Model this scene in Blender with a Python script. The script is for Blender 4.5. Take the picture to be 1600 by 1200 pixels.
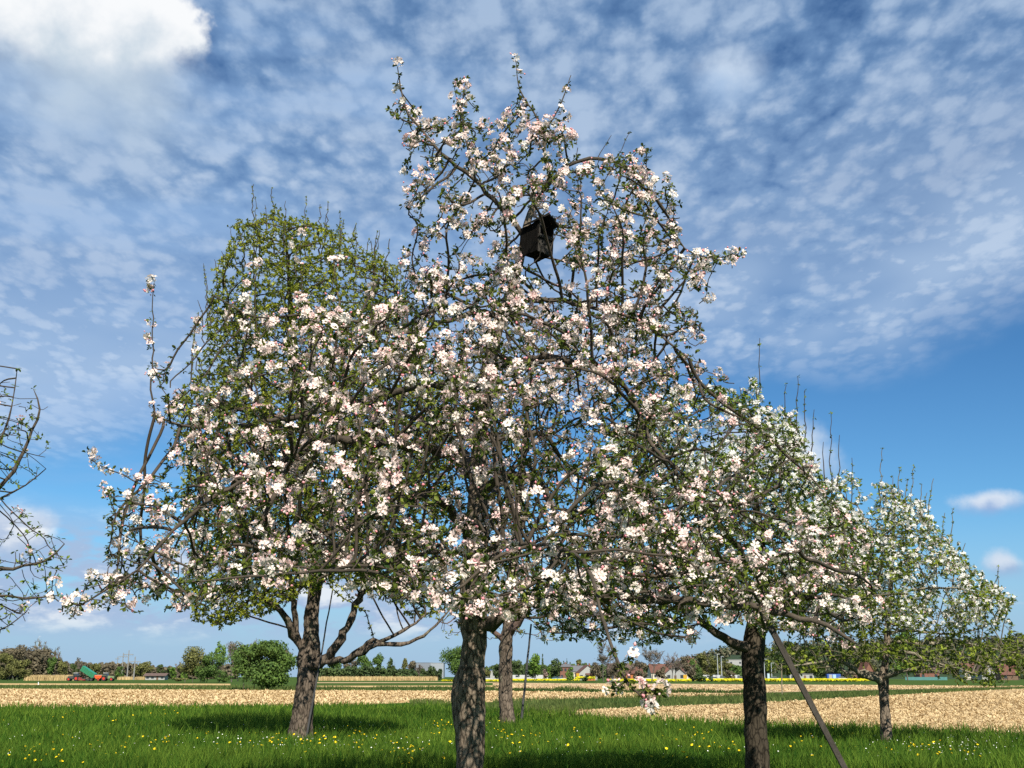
import bpy, math, random
import numpy as np
from mathutils import Vector, noise

sc = bpy.context.scene
COL = sc.collection
for _o in list(bpy.data.objects):
    bpy.data.objects.remove(_o)

# ------------------------------------------------------------------ camera
EXPO = 0.72
EYE, PITCH, F = 1.6, math.radians(14.25), 1800.0      # F: focal length in pixels of a 1600 px wide frame
KY = 1.38      # metres per unit of the depth values used below
CP, SP = math.cos(PITCH), math.sin(PITCH)
cam_d = bpy.data.cameras.new("camera")
cam_d.sensor_width = 36.0
cam_d.lens = 36.0 * F / 1600.0
cam_d.clip_start, cam_d.clip_end = 0.05, 6000.0
cam = bpy.data.objects.new("camera", cam_d)
COL.objects.link(cam)
cam.location = (0, 0, EYE)
cam.rotation_euler = (math.pi / 2 + PITCH, 0, 0)
sc.camera = cam
sc.render.resolution_x, sc.render.resolution_y = 1024, 768
sc.view_settings.view_transform = 'Standard'
sc.view_settings.look = 'None'
sc.view_settings.exposure = EXPO
sc.view_settings.gamma = 1.0
sc.cycles.max_bounces = 6
sc.cycles.transparent_max_bounces = 4
sc.cycles.use_denoising = False

SUN_EL, SUN_AZ = math.radians(42), math.radians(14)   # azimuth: from straight behind the camera towards the right

def ray(px, py):
    u, v = px - 800.0, 600.0 - py
    return np.array([u, F * CP - v * SP, F * SP + v * CP])

def W(px, py, Y):
    r = ray(px, py)
    return r * (Y * KY / r[1]) + np.array([0, 0, EYE])

def G(px, py, z=0.0):
    r = ray(px, py)
    return r * ((z - EYE) / r[2]) + np.array([0, 0, EYE])

def ppm(Y):
    """pixels per metre for things near the horizon at distance Y"""
    return F / (CP * Y)

# ------------------------------------------------------------------ sun
sun_d = bpy.data.lights.new("sun", 'SUN')
sun_d.energy, sun_d.angle, sun_d.color = 5.0, math.radians(0.5), (1.0, 0.94, 0.83)
sun = bpy.data.objects.new("sun", sun_d)
COL.objects.link(sun)
sun_dir = Vector((math.sin(SUN_AZ) * math.cos(SUN_EL), -math.cos(SUN_AZ) * math.cos(SUN_EL), math.sin(SUN_EL)))
sun.rotation_euler = sun_dir.to_track_quat('Z', 'Y').to_euler()
sun.location = (0, -20, 40)

# ------------------------------------------------------------------ world: Nishita sky with cloud layers
world = bpy.data.worlds.new("World")
sc.world = world
world.use_nodes = True
NT = world.node_tree
NT.nodes.clear()

class NB:
    """tiny helper for building maths in a node tree"""
    def __init__(s, nt): s.nt = nt
    def n(s, t, **kw):
        x = s.nt.nodes.new(t)
        for k, v in kw.items(): setattr(x, k, v)
        return x
    def put(s, sock, v):
        if hasattr(v, 'is_output'): s.nt.links.new(v, sock)
        elif isinstance(v, (int, float)):
            sock.default_value = v
        else:
            v = tuple(v)
            if sock.type == 'RGBA' and len(v) == 3: v = v + (1.0,)
            sock.default_value = v
    def m(s, op, a, b=0.0, c=0.0, clamp=False):
        x = s.n('ShaderNodeMath', operation=op); x.use_clamp = clamp
        s.put(x.inputs[0], a); s.put(x.inputs[1], b); s.put(x.inputs[2], c)
        return x.outputs[0]
    def v(s, op, a, b=(0, 0, 0)):
        x = s.n('ShaderNodeVectorMath', operation=op)
        s.put(x.inputs[0], a)
        if op == 'SCALE': s.put(x.inputs['Scale'], b)
        else: s.put(x.inputs[1], b)
        return x.outputs['Value'] if op in ('DOT_PRODUCT', 'LENGTH') else x.outputs[0]
    def ss(s, x, a, b, lo=0.0, hi=1.0, typ='SMOOTHSTEP'):
        r = s.n('ShaderNodeMapRange', interpolation_type=typ)
        s.put(r.inputs[0], x)
        for i, q in zip((1, 2, 3, 4), (a, b, lo, hi)): s.put(r.inputs[i], q)
        return r.outputs[0]
    def noise(s, vec, scale, detail=3.0, rough=0.5, out='Fac', dist=0.0):
        x = s.n('ShaderNodeTexNoise')
        s.put(x.inputs['Vector'], vec); x.inputs['Scale'].default_value = scale
        x.inputs['Detail'].default_value = detail; x.inputs['Roughness'].default_value = rough
        x.inputs['Distortion'].default_value = dist
        return x.outputs[out]
    def mix(s, f, a, b, blend='MIX'):
        x = s.n('ShaderNodeMix', data_type='RGBA', blend_type=blend)
        s.put(x.inputs[0], f); s.put(x.inputs[6], a); s.put(x.inputs[7], b)
        return x.outputs[2]
    def comb(s, x, y, z):
        c = s.n('ShaderNodeCombineXYZ')
        for i, q in enumerate((x, y, z)): s.put(c.inputs[i], q)
        return c.outputs[0]

def lin(r, g, b):
    f = lambda c: (c / 255 / 12.92) if c / 255 <= 0.04045 else ((c / 255 + 0.055) / 1.055) ** 2.4
    return (f(r), f(g), f(b))

def build_sky():
    B = NB(NT)
    SKY_K = 0.10
    tc = B.n('ShaderNodeTexCoord')
    d = B.v('NORMALIZE', tc.outputs['Generated'])
    sep = B.n('ShaderNodeSeparateXYZ'); B.put(sep.inputs[0], d)
    dx, dy, dz = sep.outputs
    sky = B.n('ShaderNodeTexSky', sky_type='NISHITA')
    sky.sun_disc = False
    sky.sun_elevation = SUN_EL
    sky.sun_rotation = math.atan2(sun_dir.x, sun_dir.y)
    sky.altitude, sky.air_density, sky.dust_density, sky.ozone_density = 350, 1.0, 0.35, 3.0
    # clear air: the deep blue overhead turns paler and more cyan low down
    grade = B.mix(B.ss(dz, 0.0, 0.46, typ='LINEAR'), tuple(k * 2 ** (0.3 - EXPO) for k in (0.50, 0.84, 1.00)), tuple(k * 2 ** (0.3 - EXPO) for k in (0.21, 0.47, 0.72)))
    base = B.mix(1.0, sky.outputs[0], grade, 'MULTIPLY')
    def C(r, g, b, k=1.0):
        return tuple(q * k / SKY_K / 2 ** EXPO for q in lin(r, g, b))
    # ---- high sheet of small rippled cloud, laid out on a plane overhead
    den = B.m('ADD', B.m('MAXIMUM', dz, 0.0), 0.10)
    q = B.comb(B.m('DIVIDE', dx, den), B.m('DIVIDE', dy, den), 0.0)
    rot = B.n('ShaderNodeMapping'); B.put(rot.inputs[0], q)
    rot.inputs['Rotation'].default_value = (0, 0, math.radians(10)); rot.inputs['Scale'].default_value = (1.0, 0.66, 1.0)
    qr = rot.outputs[0]
    n_big = B.noise(q, 1.25, 3.0, 0.5)
    n_mid = B.noise(qr, 6.5, 4.0, 0.55, dist=0.2)
    warp = B.v('ADD', qr, B.v('SCALE', B.noise(qr, 14.0, 4.0, 0.6, out='Color'), 0.085))
    vor = B.n('ShaderNodeTexVoronoi', feature='SMOOTH_F1'); B.put(vor.inputs['Vector'], warp)
    vor.inputs['Scale'].default_value = 25.0; vor.inputs['Smoothness'].default_value = 0.45
    n_small = B.m('ADD', B.m('MULTIPLY', B.m('SUBTRACT', 1.0, vor.outputs['Distance']), 0.44), B.m('MULTIPLY', B.noise(qr, 34.0, 5.0, 0.62), 0.32))
    cov = B.m('ADD', B.m('ADD', 0.17, B.m('MULTIPLY', n_big, 0.46)), B.m('ADD', B.m('MULTIPLY', n_mid, 0.80), B.m('MULTIPLY', n_small, 0.95)))
    sheet = B.ss(cov, 0.69, 1.13)
    # the sheet ends on a ragged line; lower to the left than to the right
    edge = B.m('ADD', B.m('ADD', dz, B.m('MULTIPLY', dx, -0.13)), B.m('MULTIPLY', B.m('SUBTRACT', B.noise(d, 4.6, 4.0, 0.55), 0.5), 0.12))
    m_edge = B.ss(edge, 0.205, 0.268)
    sheet = B.m('MULTIPLY', sheet, m_edge)
    # smoother veil near the sheet's lower border
    veil = B.m('MULTIPLY', B.ss(edge, 0.205, 0.275), B.ss(edge, 0.47, 0.27))
    veil = B.m('MULTIPLY', veil, B.ss(B.noise(q, 1.3, 3.0, 0.5), 0.24, 0.55))
    amount = B.m('MAXIMUM', B.m('MULTIPLY', sheet, B.m('SUBTRACT', 0.86, B.m('MULTIPLY', veil, 0.35))), B.m('MULTIPLY', veil, 0.84))
    hi = B.ss(dz, 0.28, 0.56)
    thin = B.mix(hi, C(142, 176, 216), C(110, 146, 190))
    thick = B.mix(hi, C(200, 218, 240), C(176, 199, 227))
    sheet_col = B.mix(B.m('MAXIMUM', B.ss(cov, 1.00, 1.36), B.m('MULTIPLY', veil, 0.45)), thin, thick)
    col = B.mix(amount, base, sheet_col)
    # streaks low on the left
    st = B.n('ShaderNodeMapping'); B.put(st.inputs[0], d); st.inputs['Scale'].default_value = (1.6, 1.6, 10.0)
    strk = B.m('MULTIPLY', B.ss(B.noise(st.outputs[0], 2.3, 4.0, 0.55), 0.42, 0.72), B.m('MULTIPLY', B.ss(dz, 0.11, 0.17), B.ss(dx, 0.10, -0.17)))
    col = B.mix(B.m('MULTIPLY', strk, 0.55), col, C(150, 185, 228))
    # ---- haze towards the skyline
    col = B.mix(B.m('MULTIPLY', B.ss(dz, 0.15, 0.0), 0.88), col, C(160, 187, 220))
    # ---- cumulus
    def puff(col, px, py, wpx, hpx, lit, shade, soft=0.5, rough=0.45, ns=9.0, low=0.0, op=1.0):
        c = ray(px, py); c /= np.linalg.norm(c)
        u = np.cross(c, [0, 0, 1.0]); u /= np.linalg.norm(u)
        v = np.cross(u, c)
        ru = ray(px + wpx, py); wa = abs(float(np.dot(ru, u) / np.dot(ru, c)))
        rv = ray(px, py - hpx); ha = abs(float(np.dot(rv, v) / np.dot(rv, c)))
        dc = B.m('MAXIMUM', B.v('DOT_PRODUCT', d, tuple(c)), 0.02)
        a = B.m('DIVIDE', B.m('DIVIDE', B.v('DOT_PRODUCT', d, tuple(u)), dc), wa)
        b = B.m('DIVIDE', B.m('DIVIDE', B.v('DOT_PRODUCT', d, tuple(v)), dc), ha)
        r = B.m('SQRT', B.m('ADD', B.m('MULTIPLY', a, a), B.m('MULTIPLY', b, b)))
        ns = ns * 1.45
        nn = B.noise(d, ns, 5.0, 0.58)
        r = B.m('SUBTRACT', r, B.m('MULTIPLY', B.m('SUBTRACT', nn, 0.5), rough * 4.0))
        sf = B.m('ADD', soft, B.m('MULTIPLY', B.ss(b, 0.1, -0.9), low))
        mk = B.ss(r, B.m('ADD', 1.0, B.m('MULTIPLY', sf, 0.35)), B.m('SUBTRACT', 1.0, sf))
        mk = B.m('MULTIPLY', mk, B.ss(dc, 0.3, 0.6))
        n2 = B.noise(d, ns * 1.7, 4.0, 0.55)
        sh = B.ss(B.m('ADD', b, B.m('MULTIPLY', B.m('SUBTRACT', n2, 0.5), 1.9)), -0.75, 0.45)
        cc = B.mix(sh, shade, lit)
        return B.mix(B.m('MULTIPLY', mk, op), col, cc)
    white, grey = C(246, 249, 252), C(176, 194, 216)
    col = puff(col, 150, 180, 180, 150, C(198, 214, 228), C(150, 178, 212), 0.85, 0.40, 6.0, 0.5, 0.6)
    col = puff(col, 118, 35, 215, 132, C(249, 251, 253), C(196, 212, 226), 0.10, 0.20, 12.0, 1.3)
    col = puff(col, 1130, 118, 66, 58, C(205, 221, 240), C(164, 192, 226), 0.75, 0.42, 11.0, 0.3, 0.92)
    col = puff(col, 1180, 715, 120, 62, C(232, 240, 248), C(176, 200, 228), 0.6, 0.35, 12.0, 0.3, 0.95)
    col = puff(col, 25, 840, 68, 46, C(240, 244, 249), C(165, 190, 222), 0.5, 0.35, 14.0, 0.4)
    col = puff(col, 1545, 786, 62, 20, C(214, 226, 242), C(150, 180, 222), 0.6, 0.40, 20.0, 0.4)
    col = puff(col, 1566, 880, 40, 24, C(216, 226, 240), C(160, 184, 218), 0.65, 0.40, 20.0, 0.4, 0.9)
    # ---- rows of small cumulus low over the fields
    lm = B.n('ShaderNodeMapping'); B.put(lm.inputs[0], d); lm.inputs['Scale'].default_value = (1.0, 1.0, 2.6)
    nl = B.noise(lm.outputs[0], 16.0, 5.0, 0.58)
    band = B.m('MULTIPLY', B.ss(dz, 0.022, 0.05), B.ss(B.m('ADD', dz, B.m('MULTIPLY', dx, 0.10)), 0.112, 0.060))
    low = B.m('MULTIPLY', B.ss(B.m('ADD', nl, B.m('MULTIPLY', dx, -0.16)), 0.43, 0.56), band)
    lowc = B.mix(B.ss(nl, 0.52, 0.68), C(168, 190, 222), C(234, 239, 246))
    col = B.mix(B.m('MULTIPLY', low, 0.92), col, lowc)
    bg = B.n('ShaderNodeBackground'); bg.inputs['Strength'].default_value = SKY_K
    B.put(bg.inputs['Color'], col)
    out = B.n('ShaderNodeOutputWorld')
    NT.links.new(bg.outputs[0], out.inputs[0])
build_sky()
world.cycles.sampling_method = 'MANUAL'
world.cycles.sample_map_resolution = 512

# ------------------------------------------------------------------ object helpers
def link(o, parent=None):
    COL.objects.link(o)
    if parent is not None: o.parent = parent
    return o

def tag(o, label, cat, group=None, kind=None):
    o['label'] = label; o['category'] = cat
    if group: o['group'] = group
    if kind: o['kind'] = kind
    return o

def empty(name, loc, label, cat, group=None, rz=0.0):
    o = bpy.data.objects.new(name, None)
    o.location = tuple(float(q) for q in loc); o.rotation_euler = (0, 0, rz)
    o.empty_display_size = 0.3
    link(o)
    return tag(o, label, cat, group)

def mesh_np(name, v, f, mat, parent=None, attrs=None, smooth=False, origin=None):
    """one mesh object from numpy arrays; f has a fixed number of corners per face"""
    v = np.asarray(v, dtype=np.float32).reshape(-1, 3)
    if origin is not None: v = v - np.asarray(origin, dtype=np.float32)
    f = np.asarray(f, dtype=np.int32)
    k = f.shape[1]
    me = bpy.data.meshes.new(name)
    me.vertices.add(len(v)); me.vertices.foreach_set('co', v.ravel())
    me.loops.add(f.size); me.loops.foreach_set('vertex_index', f.ravel())
    me.polygons.add(len(f)); me.polygons.foreach_set('loop_start', np.arange(0, f.size, k, dtype=np.int32))
    if smooth: me.polygons.foreach_set('use_smooth', np.ones(len(f), dtype=bool))
    for an, av in (attrs or {}).items():
        a = me.attributes.new(an, 'FLOAT', 'POINT')
        a.data.foreach_set('value', np.asarray(av, dtype=np.float32))
    me.update(calc_edges=True)
    me.validate()
    me.materials.append(mat)
    o = bpy.data.objects.new(name, me)
    return link(o, parent)

class MB:
    """collects boxes, prisms and tubes and links them as one mesh"""
    def __init__(s): s.v = []; s.f = []
    def add(s, v, f):
        b = len(s.v); s.v += [tuple(float(c) for c in p) for p in v]; s.f += [tuple(i + b for i in q) for q in f]
    def box(s, c, d, rot=0.0, tilt=None):
        cx, cy, cz = c; hx, hy, hz = (q / 2 for q in d)
        v = [(x, y, z) for x in (-hx, hx) for y in (-hy, hy) for z in (-hz, hz)]
        if tilt:
            ca, sa = math.cos(tilt), math.sin(tilt)
            v = [(x * ca + z * sa, y, -x * sa + z * ca) for x, y, z in v]
        ca, sa = math.cos(rot), math.sin(rot)
        v = [(cx + x * ca - y * sa, cy + x * sa + y * ca, cz + z) for x, y, z in v]
        s.add(v, [(0, 1, 3, 2), (4, 6, 7, 5), (0, 4, 5, 1), (2, 3, 7, 6), (0, 2, 6, 4), (1, 5, 7, 3)])
    def prism(s, prof, y0, y1):
        """profile in x,z swept along y"""
        n = len(prof)
        s.add([(x, y0, z) for x, z in prof] + [(x, y1, z) for x, z in prof],
              [tuple(range(n)), tuple(range(2 * n - 1, n - 1, -1))] + [((i + 1) % n, i, i + n, (i + 1) % n + n) for i in range(n)])
    def tube(s, p, r, sides=8, caps=True):
        v, f = tube_np(np.asarray(p, float), np.asarray(r, float), sides)
        s.add(v, [tuple(q) for q in f])
        if caps:
            b = len(s.v) - len(v)
            s.f.append(tuple(range(b + sides - 1, b - 1, -1))); s.f.append(tuple(range(len(s.v) - sides, len(s.v))))
    def disc(s, c, r, w, n=16, axis='y'):
        v = []
        for e in (-w / 2, w / 2):
            for i in range(n):
                a = 2 * math.pi * i / n
                v.append((c[0] + r * math.cos(a), c[1] + e, c[2] + r * math.sin(a)) if axis == 'y' else (c[0] + e, c[1] + r * math.cos(a), c[2] + r * math.sin(a)))
        s.add(v, [tuple(range(n)), tuple(range(2 * n - 1, n - 1, -1))] + [(i, i + n, (i + 1) % n + n, (i + 1) % n) for i in range(n)])
    def build(s, name, mat, parent=None, bevel=0.0, smooth=False, loc=None, rz=0.0):
        me = bpy.data.meshes.new(name)
        me.from_pydata(s.v, [], s.f); me.update()
        import bmesh
        bm = bmesh.new(); bm.from_mesh(me); bmesh.ops.recalc_face_normals(bm, faces=bm.faces); bm.to_mesh(me); bm.free()
        me.materials.append(mat)
        if smooth: me.polygons.foreach_set('use_smooth', [True] * len(me.polygons))
        o = bpy.data.objects.new(name, me); link(o, parent)
        if loc is not None: o.location = tuple(float(q) for q in loc)
        o.rotation_euler = (0, 0, rz)
        if bevel:
            m = o.modifiers.new('bevel', 'BEVEL'); m.width = bevel; m.segments = 2; m.limit_method = 'ANGLE'
        return o

def tube_np(p, r, sides, phase=0.0):
    n = len(p)
    t = np.gradient(p, axis=0); t /= np.maximum(np.linalg.norm(t, axis=1, keepdims=True), 1e-9)
    a = np.array([1.0, 0, 0]) if abs(t[0, 0]) < 0.8 else np.array([0, 1.0, 0])
    us = np.empty_like(p)
    for i in range(n):
        a = a - t[i] * np.dot(a, t[i]); a /= max(np.linalg.norm(a), 1e-9); us[i] = a
    vs = np.cross(t, us)
    an = np.linspace(0, 2 * math.pi, sides, endpoint=False) + phase
    ring = us[:, None, :] * np.cos(an)[None, :, None] + vs[:, None, :] * np.sin(an)[None, :, None]
    v = (p[:, None, :] + ring * np.asarray(r)[:, None, None]).reshape(-1, 3)
    i = np.arange(n - 1)[:, None] * sides; j = np.arange(sides)[None, :]; j2 = (j + 1) % sides
    f = np.stack([i + j, i + j2, i + sides + j2, i + sides + j], axis=2).reshape(-1, 4)
    return v, f

def tubes_np(paths):
    V, Fc, b = [], [], 0
    for p, r, s in paths:
        v, f = tube_np(np.asarray(p, float), np.asarray(r, float), s)
        V.append(v); Fc.append(f + b); b += len(v)
    return np.concatenate(V), np.concatenate(Fc)

def frames(nrm, rng, spin=None):
    """rotation matrices whose z column is nrm and whose x column is random around it"""
    z = nrm / np.maximum(np.linalg.norm(nrm, axis=1, keepdims=True), 1e-9)
    a = rng.normal(size=z.shape) if spin is None else spin
    x = a - z * np.sum(a * z, axis=1, keepdims=True); x /= np.maximum(np.linalg.norm(x, axis=1, keepdims=True), 1e-9)
    return np.stack([x, np.cross(z, x), z], axis=2)

def scatter(tv, tf, P, R, S):
    n, k = len(P), len(tv)
    v = np.einsum('nij,kj->nki', R, tv) * np.asarray(S).reshape(n, 1, -1) + P[:, None, :]
    f = tf[None] + (np.arange(n) * k)[:, None, None]
    return v.reshape(-1, 3), f.reshape(-1, tf.shape[1])

# ------------------------------------------------------------------ materials
MATS = {}
def mat(name, col, rough=0.8, vary=0.15, nscale=6.0, bump=0.0, bscale=40.0, attr=None, col2=None, trans=0.0, metal=0.0, spec=0.3, stretch=None, detail=5.0, crack=0.0):
    """procedural material: base colour with noise variation, optional tint attribute mixing to col2, bump and thin-leaf translucency"""
    if name in MATS: return MATS[name]
    m = bpy.data.materials.new(name); m.use_nodes = True
    nt = m.node_tree; nt.nodes.clear(); B = NB(nt)
    tc = B.n('ShaderNodeTexCoord')
    vec = tc.outputs['Object']
    if stretch:
        mp = B.n('ShaderNodeMapping'); B.put(mp.inputs[0], vec); mp.inputs['Scale'].default_value = stretch; vec = mp.outputs[0]
    c = tuple(col)
    if attr and col2:
        at = B.n('ShaderNodeAttribute', attribute_name=attr)
        c = B.mix(at.outputs['Fac'], c, tuple(col2))
    nz = B.noise(vec, nscale, detail, 0.6)
    k = B.ss(nz, 0.25, 0.75, 1.0 - vary, 1.0 + vary, 'LINEAR')
    c = B.mix(1.0, c, B.comb(k, k, k), 'MULTIPLY')
    if crack:   # dark furrows between plates of bark
        wv = B.v('ADD', vec, B.v('SCALE', B.noise(vec, 12.0, 3.0, 0.6, out='Color'), 0.06))
        vr = B.n('ShaderNodeTexVoronoi', feature='DISTANCE_TO_EDGE'); B.put(vr.inputs['Vector'], wv); vr.inputs['Scale'].default_value = 17.0
        fz = B.ss(B.m('ADD', vr.outputs['Distance'], B.m('MULTIPLY', B.m('SUBTRACT', B.noise(vec, 30.0, 3.0, 0.6), 0.5), 0.22)), 0.0, 0.16, 1.0 - crack, 1.0)
        lc = B.m('MULTIPLY', B.ss(B.noise(vec, 5.0, 5.0, 0.65), 0.56, 0.66), 0.45)
        c = B.mix(lc, c, (0.20, 0.20, 0.13))
        c = B.mix(1.0, c, B.comb(fz, fz, fz), 'MULTIPLY')
    p = B.n('ShaderNodeBsdfPrincipled')
    B.put(p.inputs['Base Color'], c)
    p.inputs['Roughness'].default_value = rough; p.inputs['Metallic'].default_value = metal
    p.inputs['Specular IOR Level'].default_value = spec
    if bump:
        bp = B.n('ShaderNodeBump'); bp.inputs['Strength'].default_value = bump; bp.inputs['Distance'].default_value = 0.02
        B.put(bp.inputs['Height'], B.noise(vec, bscale, 6.0, 0.65)); nt.links.new(bp.outputs[0], p.inputs['Normal'])
    sh = p.outputs[0]
    if trans:
        tr = B.n('ShaderNodeBsdfTranslucent'); B.put(tr.inputs['Color'], c)
        mx = B.n('ShaderNodeMixShader'); mx.inputs[0].default_value = trans
        nt.links.new(sh, mx.inputs[1]); nt.links.new(tr.outputs[0], mx.inputs[2]); sh = mx.outputs[0]
    o = B.n('ShaderNodeOutputMaterial'); nt.links.new(sh, o.inputs[0])
    MATS[name] = m
    return m
# ------------------------------------------------------------------ ground, fields
rs = np.random.default_rng(7)
M_turf = mat('turf', (0.045, 0.085, 0.018), 0.95, 0.35, 0.9, 0.0, spec=0.0)
M_green = mat('field_green', (0.050, 0.085, 0.024), 1.0, 0.3, 0.25, 0.0, spec=0.0)
M_straw = mat('straw_field', (0.43, 0.30, 0.142), 0.95, 0.22, 1.6, 0.9, 9.0, spec=0.0)
M_straw_pale = mat('straw_field_right', (0.40, 0.285, 0.150), 0.95, 0.22, 1.8, 0.9, 9.0, spec=0.0)
M_soil = mat('tilled_soil', (0.40, 0.285, 0.165), 0.95, 0.2, 0.6, 0.6, 4.0, spec=0.0)

def sheet(name, pts, z, m, label, sub=0):
    """flat polygon sheet from ground points"""
    me = bpy.data.meshes.new(name)
    me.from_pydata([(float(x), float(y), z) for x, y in pts], [], [tuple(range(len(pts)))])
    me.update(); me.materials.append(m)
    o = link(bpy.data.objects.new(name, me))
    return tag(o, label, 'ground', kind='structure')

def band_xy(top, bot):
    """closed ground outline from two image curves (lists of px,py), top = far edge"""
    a = [G(x, y)[:2] for x, y in top]; b = [G(x, y)[:2] for x, y in bot]
    return a + b[::-1]

o = sheet('ground', [(-2500, -60), (2500, -60), (2500, 4500), (-2500, 4500)], 0.0, M_green, 'flat green farmland reaching to the horizon')
# lawn edge seen in the picture: far border of the meadow under the trees
EDGE = [(-400, 1108), (0, 1108), (300, 1106), (520, 1103), (660, 1096), (735, 1097), (780, 1108), (870, 1121), (960, 1127), (1060, 1132), (1160, 1138), (1280, 1142), (1400, 1147), (1500, 1151), (1600, 1155), (1900, 1166)]
EG = np.array([G(x, y)[:2] for x, y in EDGE])
def edge_at(az):
    """distance Y of the meadow border for direction X/Y"""
    return np.interp(az, EG[:, 0] / EG[:, 1], EG[:, 1])
sheet('meadow', [(-60, -25), (60, -25)] + [tuple(p) for p in EG[::-1]], 0.006, M_turf, 'orchard meadow ground under the trees')
sheet('field', band_xy([(-300, 1076), (0, 1076), (380, 1078), (560, 1079), (800, 1080), (860, 1081), (1000, 1084), (1165, 1086), (1185, 1086.5)],
                       [(-300, 1109), (0, 1109), (300, 1107), (520, 1104), (640, 1098), (700, 1100), (800, 1096), (900, 1092), (1000, 1090), (1165, 1087), (1185, 1087)]), 0.012, M_straw,
      'harvested golden stubble field behind the meadow on the left')
sheet('field', band_xy([(800, 1118), (900, 1111), (1000, 1106.5), (1100, 1101), (1160, 1100), (1250, 1096), (1300, 1092), (1400, 1086), (1500, 1080), (1600, 1076), (1900, 1070)],
                       [(795, 1121), (870, 1122), (960, 1128), (1060, 1133), (1160, 1139), (1280, 1143), (1400, 1148), (1500, 1152), (1600, 1156), (1900, 1167)]), 0.012, M_straw_pale,
      'pale straw littered field behind the far right apple tree')
sheet('field', band_xy([(-300, 1067.8), (0, 1067.8), (180, 1068), (360, 1068.4)], [(-300, 1070.4), (0, 1070.4), (180, 1070.6), (360, 1071)]), 0.02, M_straw, 'narrow straw strip in front of the green tipping trailer')
sheet('field', band_xy([(200, 1073), (362, 1073)], [(200, 1074.2), (362, 1074.6)]), 0.02, M_straw, 'thin pale straw line left of the round green bush')
sheet('field', band_xy([(462, 1071.5), (560, 1071.5), (800, 1071)], [(462, 1074.3), (560, 1074), (800, 1073.5)]), 0.02, M_straw, 'thin straw strip right of the pear trunk')
sheet('field', band_xy([(480, 1066.2), (800, 1066)], [(480, 1067.4), (800, 1067)]), 0.02, M_soil, 'thin pale soil line behind the thin straw strip')
sheet('field', band_xy([(770, 1066.5), (900, 1067.8), (1000, 1068.2), (1200, 1069.5), (1400, 1070.6), (1600, 1072.4), (1900, 1074)],
                       [(770, 1077), (900, 1079.5), (1000, 1081), (1200, 1082.5), (1290, 1080), (1400, 1077.8), (1600, 1074), (1900, 1075)]), 0.02, M_soil,
      'broad bare tilled strip in front of the village')

# ------------------------------------------------------------------ grass blades
M_grass = mat('grass_blade', (0.024, 0.074, 0.008), 0.75, 0.35, 0.7, attr='tint', col2=(0.128, 0.200, 0.024), trans=0.30, spec=0.05)
def blades(P, H, Wd, rng, lean=0.35):
    n = len(P)
    a = rng.uniform(0, 2 * math.pi, n); b = rng.uniform(0, 2 * math.pi, n)
    side = np.stack([np.cos(a), np.sin(a), np.zeros(n)], 1) * Wd[:, None] * 0.5
    ln = np.stack([np.cos(b), np.sin(b), np.zeros(n)], 1) * (H * rng.uniform(0.05, lean * 2, n))[:, None]
    up = np.zeros((n, 3)); up[:, 2] = H
    mid = P + up * 0.55 + ln * 0.30
    tip = P + up + ln
    v = np.stack([P - side, P + side, mid + side * 0.8, mid - side * 0.8, tip], 1).reshape(-1, 3)
    i = np.arange(n)[:, None] * 5
    f = np.concatenate([i + np.array([[0, 1, 2]]), i + np.array([[0, 2, 3]]), i + np.array([[3, 2, 4]])], 0)
    return v, f

def nz2(x, y, s, off=0.0):
    return np.array([noise.noise(Vector((a * s + off, b * s, off))) for a, b in zip(x, y)])

def meadow():
    rng = np.random.default_rng(11)
    N = 300000
    # distance sampled so that the blades stay about as dense in the picture
    u = rng.uniform(0, 1, N)
    Y = 1 / (1 / 19.5 - u * (1 / 19.5 - 1 / 66.0))
    az = rng.uniform(-0.54, 0.54, N)
    keep = Y < edge_at(az) + rng.uniform(-0.5, 0.5, N)
    Y, az = Y[keep], az[keep]; X = az * Y
    g = np.random.default_rng(3)
    big = nz2(X[::1], Y, 0.28); fine = nz2(X, Y, 1.7, 5.0)
    n = len(X)
    H = (0.20 + 0.10 * big + 0.10 * fine) * rng.uniform(0.45, 1.6, n)
    dE = edge_at(az) - Y
    H *= np.where(dE < 1.2, 1.35, 1.0) * np.where(rng.uniform(0, 1, n) < 0.04, 1.7, 1.0)
    H = np.clip(H, 0.06, 0.5)
    Wd = rng.uniform(0.008, 0.020, n) * np.clip(Y / 21, 1, 3)
    P = np.stack([X, Y, np.full(n, 0.004)], 1)
    v, f = blades(P, H, Wd, rng)
    tint = np.clip(0.35 + 0.5 * big + 0.35 * fine + rng.normal(0, 0.34, n), 0, 1)
    # low broad leaved weeds in patches
    m = 5000; yw = 1 / (1 / 19.5 - rng.uniform(0, 1, m) * (1 / 19.5 - 1 / 50.0)); aw = rng.uniform(-0.54, 0.54, m)
    k = (yw < edge_at(aw) - 0.3); yw, aw = yw[k], aw[k]; xw = aw * yw
    k = nz2(xw, yw, 0.55, 9.0) > 0.08; xw, yw = xw[k], yw[k]
    Pw = np.repeat(np.stack([xw, yw, np.full(len(xw), 0.02)], 1), 5, axis=0) + rng.normal(0, 0.05, (len(xw) * 5, 3)) * np.array([1, 1, 0])
    vw, fw = blades(Pw, rng.uniform(0.10, 0.24, len(Pw)), rng.uniform(0.035, 0.07, len(Pw)), rng, 0.8)
    f = np.concatenate([f, fw + len(v)]); v = np.concatenate([v, vw]); tint = np.concatenate([tint, np.clip(rng.normal(0.25, 0.15, len(Pw)), 0, 1)])
    o = mesh_np('meadow_grass', v, f, M_grass, attrs={'tint': np.repeat(tint, 5)})
    tag(o, 'long green meadow grass under the fruit trees', 'grass', kind='stuff')
meadow()

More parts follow.
